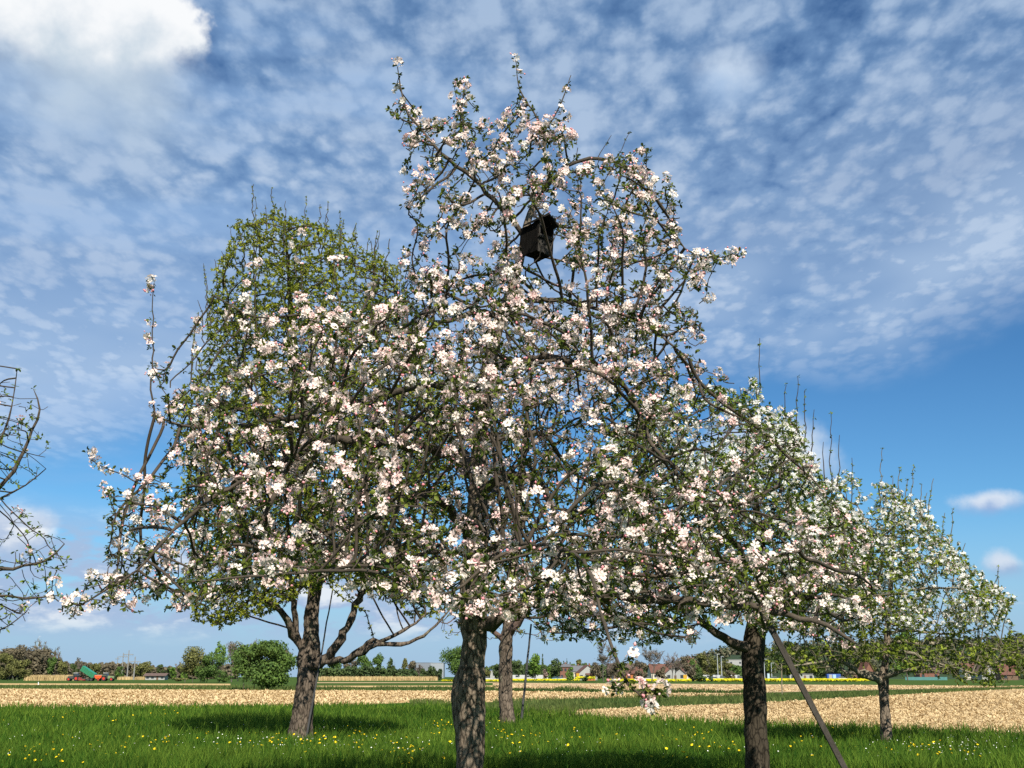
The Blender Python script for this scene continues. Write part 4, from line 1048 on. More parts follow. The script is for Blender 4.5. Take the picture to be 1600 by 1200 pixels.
SEED = [1000]
def far_tree(name, label, px, Y, top, wpx, kind='green', style='round', z0f=0.18, dens=1.0, group=None, cat='tree', card=None, taper=0.0, lobes=14, base_z=0.0, leafy=0.25):
    SEED[0] += 1
    rng = np.random.default_rng(SEED[0])
    c = W(px, 1057, Y); base = np.array([c[0], c[1], base_z]); YR = c[1]
    H = W(px, top, Y)[2] - base_z
    w = wpx / ppm(YR)
    org = base
    root = empty(name, base, label, cat, group)
    area = wpx * (H * ppm(YR))
    cs = card or max(1.7 / ppm(YR), 0.10)
    tr = max(0.03 * H * 0.5, 0.06)
    if style == 'bare':
        paths = fit(skeleton(rng, base, H, tr * 1.1, 0.75, 4, 4, 3, minr=0.28 / ppm(YR)), base, H, w)
        v, f = tubes_np(paths[:1]); mesh_np('trunk', v, f, M_far_wood, root, origin=org)
        v, f = tubes_np(paths[1:]); mesh_np('branches', v, f, M_far_twig, root, origin=org)
        if leafy:
            tips = np.concatenate([p[2:] for p, r, s in paths[1:]])
            n = int(area * leafy); P = tips[rng.integers(0, len(tips), n)] + rng.normal(0, 0.35 * cs + 0.2, (n, 3))
            v, f = scatter(CARD_V, CARD_F, P, frames(rng.normal(0, 1, (n, 3)), rng), cs * 0.7 * rng.uniform(0.5, 1.2, n))
            mesh_np('crown', v, f, M_fol[kind], root, {'tint': np.repeat(rng.uniform(0, 1, n), 4)}, origin=org)
        return root
    if style == 'conifer':
        v, f = tube_np(np.array([base, base + [0, 0, H * 0.95]]), np.array([tr, 0.05]), 6); mesh_np('trunk', v, f, M_far_wood, root, origin=org)
        n = int(area * 0.9 * dens) + 60
        t = 1 - np.sqrt(rng.uniform(0, 1, n)); a = rng.uniform(0, 2 * math.pi, n)
        ring = 0.82 + 0.18 * np.sin(t * 40)
        r = (1 - t) * w / 2 * ring * rng.uniform(0.35, 1, n)
        P = base + np.stack([r * np.cos(a), r * np.sin(a), (0.06 + 0.94 * t) * H], 1)
        v, f = scatter(CARD_V, CARD_F, P, frames(np.stack([np.cos(a), np.sin(a), np.full(n, 0.6)], 1) + rng.normal(0, 0.4, (n, 3)), rng), cs * rng.uniform(0.7, 1.5, n))
        mesh_np('crown', v, f, M_fol[kind], root, {'tint': np.repeat(np.clip(rng.normal(0.35, 0.25, n), 0, 1), 4)}, origin=org)
        return root
    z0 = z0f * H
    if style != 'bush':
        paths = fit(skeleton(rng, base, H * 0.85, tr, 0.7, 2, 4, 4, minr=0.03), base, H * 0.88, w * 0.8)
        v, f = tubes_np(paths[:1]); mesh_np('trunk', v, f, M_far_wood, root, origin=org)
        v, f = tubes_np(paths[1:]); mesh_np('branches', v, f, M_far_wood, root, origin=org)
    else:
        st = [fit(skeleton(rng, base + [rng.uniform(-.2, .2) * w, 0, 0], H * 0.8, tr * 0.6, 0.6, 1, 3, 4, minr=0.02), base, H * 0.85, w * 0.8) for k in range(3)]
        v, f = tubes_np(sum(st, [])); mesh_np('stems', v, f, M_far_wood, root, origin=org)
    n = int(area * 1.5 * dens) + 120
    P, d = crown_cloud(rng, 0, 0, z0, H, w, w * 0.9, n, lobes, taper)
    P += np.array([base[0], base[1], base_z])
    v, f = scatter(CARD_V, CARD_F, P, frames(d + rng.normal(0, 0.55, d.shape), rng), cs * rng.uniform(0.6, 1.5, n))
    cl = np.array([noise.noise(Vector(q * (2.2 / max(w, 0.5) * 2))) for q in P])
    mesh_np('crown', v, f, M_fol[kind], root, {'tint': np.repeat(np.clip(0.45 + 0.5 * cl + rng.normal(0, 0.2, n), 0, 1), 4)}, origin=org)
    return root

# bushes and single trees
far_tree('bush', 'big round green bush left of the pear trunk', 412, 110, 1003, 108, 'green', 'bush', 0.02, 1.3, card=0.22, cat='bush', lobes=46)
far_tree('tree', 'bushy brownish green tree left of the slim birch', 305, 238, 1012, 58, 'olive', 'bush', 0.02, 1.3, lobes=20)
far_tree('tree', 'green bushy tree touching the slim birch', 328, 236, 1013, 50, 'green', 'bush', 0.02, 1.2, lobes=18)
far_tree('birch_tree', 'slim birch with hanging twigs standing between bushy trees', 343, 240, 1002, 22, 'fresh', 'loose', 0.25, 0.55, lobes=16)
far_tree('tree', 'leafless pale tree between birch and round green bush', 362, 260, 1002, 28, 'brown', 'bare', leafy=0.12)
far_tree('tree', 'leafless pale tree rising behind the round green bush', 392, 262, 997, 40, 'brown', 'bare', leafy=0.12)
far_tree('bush', 'light green low bush below the slim birch', 352, 232, 1048, 30, 'green', 'bush', 0.02, 1.2, cat='bush', lobes=10)
far_tree('bush', 'low olive bush beside the white barn', 282, 300, 1058, 26, 'olive', 'bush', 0.0, 1.2, cat='bush', lobes=8)
far_tree('tree', 'round dark green tree standing left of the largest trunk', 722, 300, 1008, 70, 'green', 'round', 0.10, 1.5, lobes=34)
far_tree('tree', 'round bright green tree right of the thin dark pole', 836, 330, 1022, 24, 'fresh', 'round', 0.22, 1.6, lobes=22)
far_tree('conifer', 'dark pointed spruce behind the round bright green tree', 848, 400, 1021, 10, 'dark', 'conifer', dens=1.4)
far_tree('tree', 'dark green tree right of the pointed spruce', 867, 380, 1030, 26, 'dark', 'round', 0.1, 1.4, lobes=18)
far_tree('bush', 'tall light green bush left of the yellow sign board house', 892, 290, 1040, 18, 'fresh', 'bush', 0.0, 1.2, cat='bush', lobes=12)
far_tree('bush', 'small dark clipped bush on the field border', 914, 288, 1054, 13, 'dark', 'bush', 0.0, 1.6, cat='bush', lobes=9)
far_tree('tree', 'wide bare brown tree behind the hanging blossom spray', 943, 270, 1002, 62, 'brown', 'bare', leafy=0.40)
far_tree('tree', 'smaller brownish bare tree right of the hanging spray', 982, 300, 1030, 34, 'brown', 'bare', leafy=0.35)
far_tree('tree', 'tall bare tree with two dark lower crowns', 1018, 270, 1010, 40, 'brown', 'bare', leafy=0.30)
far_tree('tree', 'bare spreading tree with purplish twigs above red roofs', 1050, 360, 1018, 44, 'pinkish', 'bare', leafy=0.10)
far_tree('tree', 'brown budding tree in front of the white gabled house', 1056, 280, 1031, 30, 'brown', 'bare', leafy=0.40)
far_tree('tree', 'rounded brown tree left of the red gabled tower house', 1070, 400, 1023, 22, 'brown', 'round', 0.1, 1.2)
far_tree('bush', 'dense dark green bush beside the rapeseed strip', 1096, 275, 1050, 24, 'dark', 'bush', 0.0, 1.7, cat='bush', lobes=16)
far_tree('bush', 'small dark green bush right of the dense bush', 1110, 277, 1056, 9, 'dark', 'bush', 0.0, 1.6, cat='bush', lobes=6)
for i, (px, Y, tp, w, k, st, lb) in enumerate([
    (1086, 380, 1028, 26, 'green', 'round', 'green tree right of the red gabled tower house'),
    (1106, 400, 1022, 44, 'olive', 'round', 'broad olive brown tree at the foot of the wooded hill'),
    (1132, 420, 1030, 32, 'olive', 'round', 'olive tree behind the parked white cars'),
    (1150, 400, 1040, 26, 'green', 'round', 'green tree below the white modern house'),
    (1196, 400, 1012, 36, 'dark', 'round', 'dark tree behind the two pale street lamps'),
    (1230, 420, 1020, 40, 'dark', 'round', 'dark tree above the flat white building'),
    (1270, 430, 1008, 50, 'dark', 'round', 'dark tree above the blue container'),
    (1320, 420, 1016, 44, 'dark', 'round', 'dark tree left of the small red tiled roof'),
    (1352, 440, 1012, 40, 'olive', 'round', 'olive tree behind the small red tiled roof'),
    (1418, 360, 986, 44, 'fresh', 'loose', 'tall pale green willow behind the far right apple tree'),
    (1455, 430, 1036, 26, 'dark', 'round', 'dark tree left of the first red roofed farmhouse'),
    (1500, 440, 1030, 30, 'olive', 'round', 'olive tree between two red roofed houses'),
    (1552, 430, 1034, 26, 'green', 'round', 'green tree left of the dark red barn'),
    (1592, 400, 1010, 40, 'olive', 'round', 'olive tree at the right border of the picture')]):
    far_tree('tree', lb, px, Y, tp, w, k, st, 0.05, 1.2, group='trees around the village', lobes=18)
for px, Y, tp, w, lb in [(930, 285, 1034, 26, 'brown shrub before the low orange red shed'), (962, 275, 1036, 30, 'brown shrub below the broad brown roof'), (1000, 280, 1032, 26, 'brown shrub left of the tall bare tree'), (1034, 300, 1040, 24, 'brown shrub in front of the long red roofed house'), (1082, 300, 1038, 20, 'olive shrub between yellow sign and dense bush'), (1140, 300, 1046, 20, 'brown shrub left of the dark trunk')]:
    far_tree('bush', lb, px, Y, tp, w, 'brown', 'bush', 0.0, 1.1, cat='bush', group='shrubs before the village', lobes=12)
for px, Y, tp, w, k, lb in [(372, 300, 1004, 40, 'olive', 'olive tree directly behind the round green bush'), (438, 320, 1012, 44, 'brown', 'brownish tree behind the right side of the round green bush')]:
    far_tree('tree', lb, px, Y, tp, w, k, 'round', 0.05, 1.2, lobes=18)
# left: woodland edge
for (px, Y, tp, w, k, st, lb) in [
    (8, 330, 1021, 40, 'olive', 'bush', 'yellowish willow at the left picture border'),
    (32, 326, 1028, 36, 'olive', 'bush', 'yellowish willow in front of the dark wood'),
    (15, 420, 1009, 60, 'brown', 'round', 'tall brown budding tree behind the willows'),
    (46, 430, 1011, 46, 'brown', 'round', 'brown budding tree in the middle of the dark wood'),
    (70, 440, 1013, 34, 'brown', 'round', 'brown budding tree at the right end of the dark wood'),
    (59, 450, 997, 28, 'green', 'bare', 'bare topped tree standing above the dark wood'),
    (88, 450, 1010, 24, 'green', 'bare', 'thin crowned tree right of the dark wood'),
    (80, 400, 1027, 18, 'green', 'bush', 'green willow with upright shoots behind the reeds'),
    (96, 400, 1033, 20, 'olive', 'bush', 'olive willow left of the first tractor'),
    (122, 470, 1027, 14, 'green', 'bare', 'small bare topped tree above the green trailer'),
    (112, 480, 1036, 22, 'dark', 'round', 'low dark tree behind the first tractor'),
    (148, 520, 1037, 24, 'olive', 'round', 'olive tree behind the green tipping trailer'),
    (168, 540, 1036, 26, 'brown', 'round', 'brown tree behind the orange spreader'),
    (186, 480, 1040, 16, 'green', 'round', 'green tree left of the power poles'),
    (222, 500, 1034, 36, 'olive', 'round', 'yellow green tree right of the power poles'),
    (250, 520, 1037, 16, 'dark', 'round', 'dark round tree behind the white barn'),
    (264, 560, 1042, 16, 'dark', 'round', 'distant dark tree right of the white barn'),
    (270, 380, 1043, 12, 'fresh', 'bush', 'bright green shrub right of the white barn'),
    (276, 520, 1033, 12, 'pinkish', 'bare', 'pale bare tree above the bright green shrub'),
    (288, 380, 1042, 14, 'fresh', 'bush', 'bright green shrub left of the bushy trees')]:
    far_tree('tree', lb, px, Y, tp, w, k, st, 0.05, 1.3, group='trees along the left wood edge', lobes=16)
# middle: tree line right of the pear trunk
for (px, Y, tp, w, k, st, lb) in [
    (520, 420, 1030, 36, 'green', 'round', 'green tree nearest the right side of the pear trunk'),
    (548, 430, 1026, 30, 'brown', 'round', 'brown tree in the row right of the pear trunk'),
    (568, 420, 1024, 30, 'green', 'round', 'broad green tree in the middle of the far row'),
    (590, 425, 1021, 28, 'green', 'loose', 'tall light green poplar in the far row'),
    (611, 430, 1028, 16, 'dark', 'round', 'small dark tree right of the tall poplar'),
    (632, 450, 1030, 12, 'olive', 'round', 'small olive tree above the white van roofs'),
    (645, 470, 1034, 20, 'brown', 'round', 'brown tree left of the grey factory hall'),
    (655, 360, 1038, 14, 'brown', 'bare', 'thin bare tree before the grey factory hall'),
    (675, 350, 1041, 14, 'dark', 'round', 'small dark tree before the bright factory wall'),
    (662, 352, 1045, 16, 'dark', 'bush', 'low dark shrub before the grey factory hall'),
    (780, 420, 1036, 30, 'dark', 'round', 'dark tree behind the twin furrowed trunk'),
    (806, 430, 1032, 26, 'dark', 'round', 'dark tree between twin trunk and thin dark pole'),
    (757, 440, 1040, 20, 'olive', 'round', 'olive tree right of the largest trunk')]:
    far_tree('tree', lb, px, Y, tp, w, k, st, 0.05, 1.3, group='trees in the far middle row', lobes=16)
for (px, lb) in ((881, 'left of three tiny spruces above the village roofs'), (886, 'tallest of three tiny spruces above the village roofs'), (891, 'right of three tiny spruces above the village roofs')):
    far_tree('conifer', 'dark spruce, ' + lb, px, 520, 1029 if px == 886 else 1032, 5.5, 'dark', 'conifer', dens=1.5, group='tiny spruces above the roofs')
far_tree('tree', 'small olive tree right of the three tiny spruces', 904, 500, 1031, 13, 'olive', 'round', 0.1, 1.3)
far_tree('bush', 'pinkish flowering shrub below the pointed spruce', 851, 340, 1043, 12, 'pinkish', 'bush', 0.0, 1.3, cat='bush', lobes=8)
far_tree('tree', 'pale green young tree in the village car park', 858, 345, 1042, 6, 'fresh', 'round', 0.2, 1.2, lobes=8)

# hedge and reeds
def wood_mass(name, label, poly_top, bot, Y, depth, kind, n, card, kindp='stuff', cat='wood'):
    rng = np.random.default_rng(len(label) * 7 + n)
    x = rng.uniform(poly_top[0][0], poly_top[-1][0], n)
    ty = np.interp(x, [p[0] for p in poly_top], [p[1] for p in poly_top])
    cell = np.floor(x / 9.0); bump = np.sin((x / 9.0 - cell) * math.pi) ** 0.6
    hsh = np.modf(np.abs(np.sin(cell * 12.9898) * 43758.5453))[0]
    ty = ty + (1 - bump) * 4 + hsh * 5
    t = rng.uniform(0, 1, n) ** 0.65
    py = ty * t + bot * (1 - t)
    Yd = Y + rng.uniform(0, depth, n) * 1.0
    P = np.array([W(a, b, c) for a, b, c in zip(x, py, Yd)]); P[:, 2] = np.maximum(P[:, 2], 0.1)
    nn = rng.normal(0, 1, (n, 3)); nn[:, 1] -= 0.8; nn[:, 2] += 0.6
    v, f = scatter(CARD_V, CARD_F, P, frames(nn, rng), card * rng.uniform(0.6, 1.5, n))
    cl = np.array([noise.noise(Vector((q[0] * 0.05, q[1] * 0.02, q[2] * 0.12))) for q in P])
    o = mesh_np(name, v, f, M_fol[kind], None, {'tint': np.repeat(np.clip(0.4 + 0.6 * cl + hsh * 0.3 - 0.15 + rng.normal(0, 0.18, n), 0, 1), 4)})
    return tag(o, label, cat, kind=kindp)
wood_mass('hedge', 'long dark hedge behind the reed strip right of the pear', [(495, 1041), (600, 1041), (690, 1045)], 1062, 395, 8, 'dark', 7000, 0.8, kindp='thing', cat='hedge')
wood_mass('distant_wood', 'far brownish wood on the skyline behind the tractors', [(95, 1033), (140, 1034), (200, 1033), (240, 1038), (300, 1040), (370, 1036)], 1061, 560, 40, 'brown', 10000, 1.5)
wood_mass('distant_wood', 'dark undergrowth of the wood at the left picture border', [(-30, 1018), (40, 1019), (84, 1022), (112, 1042)], 1062, 425, 30, 'brown', 9000, 1.1)
wood_mass('distant_wood', 'far dark trees behind the village roofs', [(735, 1040), (800, 1035), (880, 1036), (960, 1036), (1080, 1034)], 1061, 600, 40, 'dark', 9000, 1.5)
M_reed = mat('dry_reed', (0.34, 0.24, 0.105), 0.9, 0.3, 0.3, attr='tint', col2=(0.52, 0.40, 0.20))
def reeds(label, x0, x1, Y, h, n):
    rng = np.random.default_rng(n)
    a, b = W(x0, 1057, Y)[0], W(x1, 1057, Y)[0]
    P = np.stack([rng.uniform(a, b, n), Y * KY + rng.uniform(0, 8, n), np.zeros(n)], 1)
    v, f = blades(P, h * rng.uniform(0.7, 1.15, n), np.full(n, 0.22), rng, 0.12)
    tag(mesh_np('reeds', v, f, M_reed, attrs={'tint': np.repeat(rng.uniform(0, 1, n), 5)}), label, 'reeds', kind='stuff')
reeds('dry pale reed strip left of the first tractor', 37, 109, 345, 2.2, 2600)
reeds('dry yellow reed strip right of the pear trunk', 498, 682, 340, 1.7, 4200)
reeds('dry pale reeds around the feet of the power poles', 182, 236, 430, 1.6, 900)

# rapeseed in flower
M_rape = mat('rapeseed', (0.22, 0.25, 0.015), 0.9, 0.2, 0.3, attr='tint', col2=(0.58, 0.52, 0.01), trans=0.2)
def rape(label, x0, x1, Y, depth, h, n):
    rng = np.random.default_rng(n + 5)
    a, b = W(x0, 1057, Y)[0], W(x1, 1057, Y)[0]
    P = np.stack([rng.uniform(a, b, n), Y * KY + depth * rng.uniform(0, 1, n) ** 1.5, h * rng.uniform(0.5, 1.0, n) ** 0.5], 1)
    nn = rng.normal(0, 0.5, (n, 3)); nn[:, 1] -= 0.8; nn[:, 2] += 1.0
    v, f = scatter(CARD_V, CARD_F, P, frames(nn, rng), 0.75 * rng.uniform(0.6, 1.3, n))
    tag(mesh_np('rapeseed', v, f, M_rape, attrs={'tint': np.repeat(np.clip(rng.normal(0.7, 0.25, n), 0, 1), 4)}), label, 'rapeseed', kind='stuff')
rape('yellow rapeseed strip right of the dense dark bush', 1113, 1372, 282, 60, 0.62, 9000)
rape('yellow rapeseed strip in front of the red roofed houses', 966, 1080, 290, 50, 0.45, 3000)
rape('yellow rapeseed patch in front of the car park', 800, 905, 330, 40, 0.45, 1500)
rape('small yellow rapeseed patch beside the clipped bush', 902, 930, 300, 12, 1.4, 500)
rape('pale yellow rapeseed line left of the twin furrowed trunk', 690, 800, 300, 10, 0.35, 600)

# wooded hill on the right
def hill():
    xs = [1040, 1085, 1120, 1150, 1200, 1260, 1330, 1400, 1460, 1510, 1560, 1610, 1700, 1900]
    tp = [1050, 1040, 1026, 1020, 1016, 1014, 1012, 1010, 1004, 1006, 1003, 1003, 1000, 1010]
    V, Fc = [], []
    rows = 6
    for x, y in zip(xs, tp):
        zt = W(x, y, 760)[2]
        for r in range(rows):
            t = r / (rows - 1); Y = 560 + 240 * t
            V.append((W(x, 1057, 700)[0] * Y / 700, Y * KY, zt * math.sin(t * math.pi / 2) ** 1.2))
    for i in range(len(xs) - 1):
        for r in range(rows - 1):
            a = i * rows + r; Fc.append((a, a + rows, a + rows + 1, a + 1))
    o = mesh_np('hill', V, Fc, M_fol['dark'], smooth=True); tag(o, 'low wooded hill rising behind the village on the right', 'hill', kind='structure')
    rng = np.random.default_rng(77)
    n_t = 420; Vs, Fs, Ts, b = [], [], [], 0
    for k in range(n_t):
        i = rng.uniform(0, 1); px = 1065 + i * 600; t = rng.uniform(0.05, 1.0); Y = 560 + 240 * t
        zt = W(px, np.interp(px, xs, tp), 760)[2] * math.sin(t * math.pi / 2) ** 1.2
        X = W(px, 1057, 700)[0] * Y / 700
        if abs(px - 1150) < 22 and Y < 660: continue
        R = rng.uniform(3.0, 6.0); m = 70
        d = rng.normal(0, 1, (m, 3)); d /= np.linalg.norm(d, axis=1, keepdims=True)
        P = np.array([X, Y * KY, zt + R * 0.6]) + d * R * np.array([1, 1, 1.15]) * rng.uniform(0.6, 1.05, (m, 1))
        v, f = scatter(CARD_V, CARD_F, P, frames(d + rng.normal(0, 0.4, d.shape), rng), 1.9 * rng.uniform(0.6, 1.4, m))
        Vs.append(v); Fs.append(f + b); b += len(v); Ts.append(np.repeat(np.clip(rng.uniform(0, 1) + rng.normal(0, 0.15, m), 0, 1), 4))
    V, Fc, T = np.concatenate(Vs), np.concatenate(Fs), np.concatenate(Ts)
    half = (len(V) // 8) * 4
    m = mat('hill_wood', (0.034, 0.056, 0.022), 0.85, 0.3, 0.05, attr='tint', col2=(0.125, 0.110, 0.070), trans=0.1)
    o = mesh_np('hillside_wood', V, Fc, m, attrs={'tint': T}); tag(o, 'dense mixed wood covering the low hill', 'wood', kind='stuff')
hill()
# ------------------------------------------------------------------ buildings
M_white = mat('white_render', (0.30, 0.30, 0.285), 0.8, 0.06, 1.0)
M_cream = mat('cream_render', (0.52, 0.47, 0.38), 0.85, 0.08, 1.0)
M_brick = mat('red_brick', (0.17, 0.08, 0.055), 0.9, 0.2, 2.0)
M_orange = mat('orange_panel', (0.36, 0.12, 0.04), 0.8, 0.1, 1.0)
M_tile = mat('red_roof_tile', (0.115, 0.052, 0.038), 0.85, 0.25, 0.8)
M_tile_dark = mat('dark_roof_tile', (0.105, 0.070, 0.058), 0.85, 0.25, 0.8)
M_slate = mat('grey_roof', (0.115, 0.115, 0.122), 0.7, 0.2, 0.6)
M_woodwall = mat('brown_board_wall', (0.135, 0.088, 0.058), 0.85, 0.25, 1.5)
M_glass = mat('window_glass', (0.035, 0.042, 0.050), 0.15, 0.1, 2.0, spec=0.6)
M_metal = mat('factory_cladding', (0.150, 0.168, 0.195), 0.6, 0.05, 0.2)
M_metal_lt = mat('factory_cladding_light', (0.235, 0.255, 0.28), 0.6, 0.05, 0.2)
M_blue = mat('blue_sheet', (0.03, 0.085, 0.30), 0.6, 0.1, 1.0)
M_teal = mat('teal_fence', (0.06, 0.17, 0.16), 0.7, 0.15, 1.0)

def house(name, label, px, Y, w, d, hw, hr, mw, mr, rot=0.0, gable_front=False, nwin=3, storeys=1, door=True, chimney=True, over=0.4, cat='house', flat=False):
    c = W(px, 1057, Y)
    root = empty(name, (c[0], c[1], 0), label, cat, 'houses of the village' if cat == 'house' else None, rz=math.radians(rot))
    b = MB()
    if flat:
        b.box((0, 0, hw / 2), (w, d, hw))
        b.build('wall', mw, root)
        b = MB(); b.box((0, 0, hw + 0.12), (w + 0.5, d + 0.5, 0.24)); b.build('roof', mr, root)
    elif gable_front:
        b.prism([(-w / 2, 0), (w / 2, 0), (w / 2, hw), (0, hw + hr), (-w / 2, hw)], -d / 2, d / 2); b.build('wall', mw, root)
        b = MB(); k = hr / (w / 2); o = over; t = 0.22
        b.prism([(-w / 2 - o, hw - k * o + 0.02), (0, hw + hr + 0.02), (w / 2 + o, hw - k * o + 0.02), (w / 2 + o, hw - k * o + t), (0, hw + hr + t + 0.05), (-w / 2 - o, hw - k * o + t)], -d / 2 - o, d / 2 + o)
        rf = b.build('roof', mr, root)
    else:
        # ridge runs along x: build along y and turn by swapping
        prof = [(-d / 2, 0), (d / 2, 0), (d / 2, hw), (0, hw + hr), (-d / 2, hw)]
        n = 5; v = [(-w / 2, y, z) for y, z in prof] + [(w / 2, y, z) for y, z in prof]
        b.add(v, [tuple(range(n)), tuple(range(2 * n - 1, n - 1, -1))] + [((i + 1) % n, i, i + n, (i + 1) % n + n) for i in range(n)]); b.build('wall', mw, root)
        k = hr / (d / 2); o = over; t = 0.22
        prof = [(-d / 2 - o, hw - k * o + 0.02), (0, hw + hr + 0.02), (d / 2 + o, hw - k * o + 0.02), (d / 2 + o, hw - k * o + t), (0, hw + hr + t + 0.05), (-d / 2 - o, hw - k * o + t)]
        n = 6; b = MB(); v = [(-w / 2 - o, y, z) for y, z in prof] + [(w / 2 + o, y, z) for y, z in prof]
        b.add(v, [tuple(range(n)), tuple(range(2 * n - 1, n - 1, -1))] + [((i + 1) % n, i, i + n, (i + 1) % n + n) for i in range(n)]); rf = b.build('roof', mr, root)
    if chimney and not flat:
        b = MB(); b.box((w * 0.18, 0.5, hw + hr + 0.3), (0.7, 0.7, 1.4)); b.build('chimney', M_brick, rf)
    sh = hw / storeys
    for s in range(storeys):
        for i in range(nwin):
            x = -w / 2 + w * (i + 0.5 + (0.0 if not door else 0.0)) / nwin
            if door and s == 0 and i == nwin // 2:
                b = MB(); b.box((x, -d / 2 - 0.03, 1.05), (1.0, 0.1, 2.1)); b.build('door', M_woodwall, root); continue
            b = MB(); b.box((x, -d / 2 - 0.03, s * sh + sh * 0.55), (min(1.3, w / nwin * 0.6), 0.1, min(1.3, sh * 0.5))); b.build('window', M_glass, root)
    return root

house('barn', 'low white barn with a dark red roof beside the bushy trees', 245, 430, 9.6, 6.0, 2.1, 0.9, M_white, M_tile_dark, 0, nwin=4, chimney=False, cat='barn', over=0.9)
house('factory_hall', 'big grey windowless factory hall on the skyline', 660, 900, 17.5, 30, 15.5, 0, M_metal, M_metal, 12, flat=True, nwin=0, door=False, cat='factory')
house('factory_hall', 'paler grey factory hall left of the round dark green tree', 684, 880, 13, 25, 15.0, 0, M_metal_lt, M_metal_lt, 0, flat=True, nwin=2, door=False, cat='factory')
house('factory_hall', 'white flat hall with a blue roof edge behind the twin trunk', 778, 480, 8.5, 10, 5.0, 0, M_white, M_blue, 0, flat=True, nwin=2, door=False, cat='factory')
house('house', 'brick house with pale window bands left of the light green bush', 881, 420, 5.2, 9, 6.2, 1.2, M_brick, M_slate, 8, nwin=3, storeys=2)
house('house', 'grey roofed house behind the tall light green bush', 899, 440, 9, 9, 4.2, 2.6, M_cream, M_slate, 0, nwin=3)
house('house', 'brown house with white upper gable left of the wide bare tree', 916, 400, 9, 9, 3.0, 3.6, M_white, M_tile, 6, gable_front=True, nwin=3)
house('shed', 'low orange red shed in front of the brown gabled house', 923, 360, 3.6, 3, 2.2, 0.5, M_orange, M_tile, 0, nwin=1, door=False, chimney=False, cat='shed')
house('house', 'long house with broad brown hipped roof right of the bare tree', 976, 390, 15, 10, 3.0, 4.2, M_woodwall, M_tile_dark, -4, nwin=4)
house('house', 'low house with orange wall panel at the right of the brown roof', 990, 350, 6.6, 6, 2.8, 1.7, M_orange, M_tile, 0, nwin=3)
house('house', 'long red roofed house behind the tall bare tree', 1040, 420, 16, 10, 3.5, 3.8, M_cream, M_tile, 5, nwin=4)
house('house', 'white gabled house behind the brown budding tree', 1056, 380, 8.5, 10, 3.0, 3.6, M_white, M_tile_dark, -10, gable_front=True, nwin=3)
house('house', 'tall narrow house with a steep red gable roof', 1077, 470, 6.0, 9, 7.0, 4.4, M_cream, M_tile, 28, nwin=2, storeys=2)
house('house', 'grey roofed house below the steep red gable', 1078, 420, 9.5, 8, 3.6, 2.8, M_cream, M_slate, 0, nwin=3)
house('house', 'white modern house with wide dark windows on the hill slope', 1150, 640, 13, 9, 4.6, 0, M_white, M_white, -8, flat=True, nwin=2, door=False).location.z = 9.0
house('building', 'flat white building right behind the slanting prop', 1250, 400, 11.2, 7, 2.7, 0, M_white, M_slate, 0, flat=True, nwin=4, cat='building')
house('house', 'small house with a red tiled roof left of the far right trunk', 1353, 420, 5, 6, 4.0, 4.0, M_brick, M_tile, 20, gable_front=True, nwin=2)
house('shed', 'dark long shed with a flat roof behind the blue container', 1325, 430, 20, 8, 3.4, 0, M_woodwall, M_slate, 0, flat=True, nwin=5, door=False, cat='shed')
house('house', 'red brick house with cream window corner right of the trunk', 1448, 400, 9, 8, 3.6, 2.2, M_brick, M_tile_dark, 0, nwin=3)
house('house', 'farmhouse with dark red roof and pale gable', 1536, 410, 7, 9, 3.8, 4.0, M_white, M_tile_dark, 12, gable_front=True, nwin=3)
house('house', 'red roofed house left of the pale gabled farmhouse', 1516, 430, 8, 8, 4.2, 3.6, M_cream, M_tile, 0, nwin=3)
house('barn', 'wide barn with dark red roof near the right border', 1573, 400, 7.5, 9, 2.6, 4.4, M_woodwall, M_tile, -6, nwin=2, chimney=False, cat='barn')

def simple(name, label, cat, px, Y, boxes, rz=0, group=None):
    """a thing of several box parts: boxes = [(part name, centre, size, material)]"""
    c = W(px, 1057, Y)
    r = empty(name, (c[0], c[1], 0), label, cat, group, rz=math.radians(rz))
    for n, cc, dd, m in boxes:
        b = MB(); b.box(cc, dd); b.build(n, m, r, bevel=min(dd) * 0.06)
    return r
simple('container', 'dark blue shipping container behind the rapeseed', 'container', 1302, 380, [('body', (0, 0, 1.4), (6.0, 2.4, 2.6), M_blue), ('door', (-1.5, -1.23, 1.35), (1.4, 0.06, 2.2), M_white), ('door', (0.2, -1.23, 1.35), (1.4, 0.06, 2.2), mat('pale_blue', (0.30, 0.45, 0.60), 0.6))])
simple('fence', 'teal green site fence in front of the red brick house', 'fence', 1447, 370, [('panel', (0, 0, 0.75), (18, 0.08, 1.3), M_teal)] + [('post', (x, 0.09, 0.8), (0.1, 0.1, 1.6), M_slate) for x in (-9, -6, -3, 0, 3, 6, 9)])
simple('sign_board', 'square yellow sign board beside the white gabled house', 'sign', 1070.5, 330, [('panel', (0, 0, 1.55), (1.35, 0.08, 1.45), mat('yellow_board', (0.45, 0.25, 0.02), 0.7, 0.1)), ('post', (-0.5, 0.1, 0.9), (0.08, 0.08, 1.8), M_slate), ('post', (0.5, 0.1, 0.9), (0.08, 0.08, 1.8), M_slate)])
simple('sign_board', 'yellow sign board left of the low orange red shed', 'sign', 903, 330, [('panel', (0, 0, 2.3), (1.2, 0.08, 1.0), MATS['yellow_board']), ('post', (0, 0.1, 1.0), (0.08, 0.08, 2.0), M_slate)])
simple('transformer_box', 'pale blue box standing between two pale street lamps', 'box', 1200.5, 340, [('body', (0, 0, 1.4), (0.9, 0.9, 2.8), mat('pale_box', (0.36, 0.46, 0.52), 0.6)), ('lid', (0, 0, 2.86), (1.0, 1.0, 0.12), M_slate)])
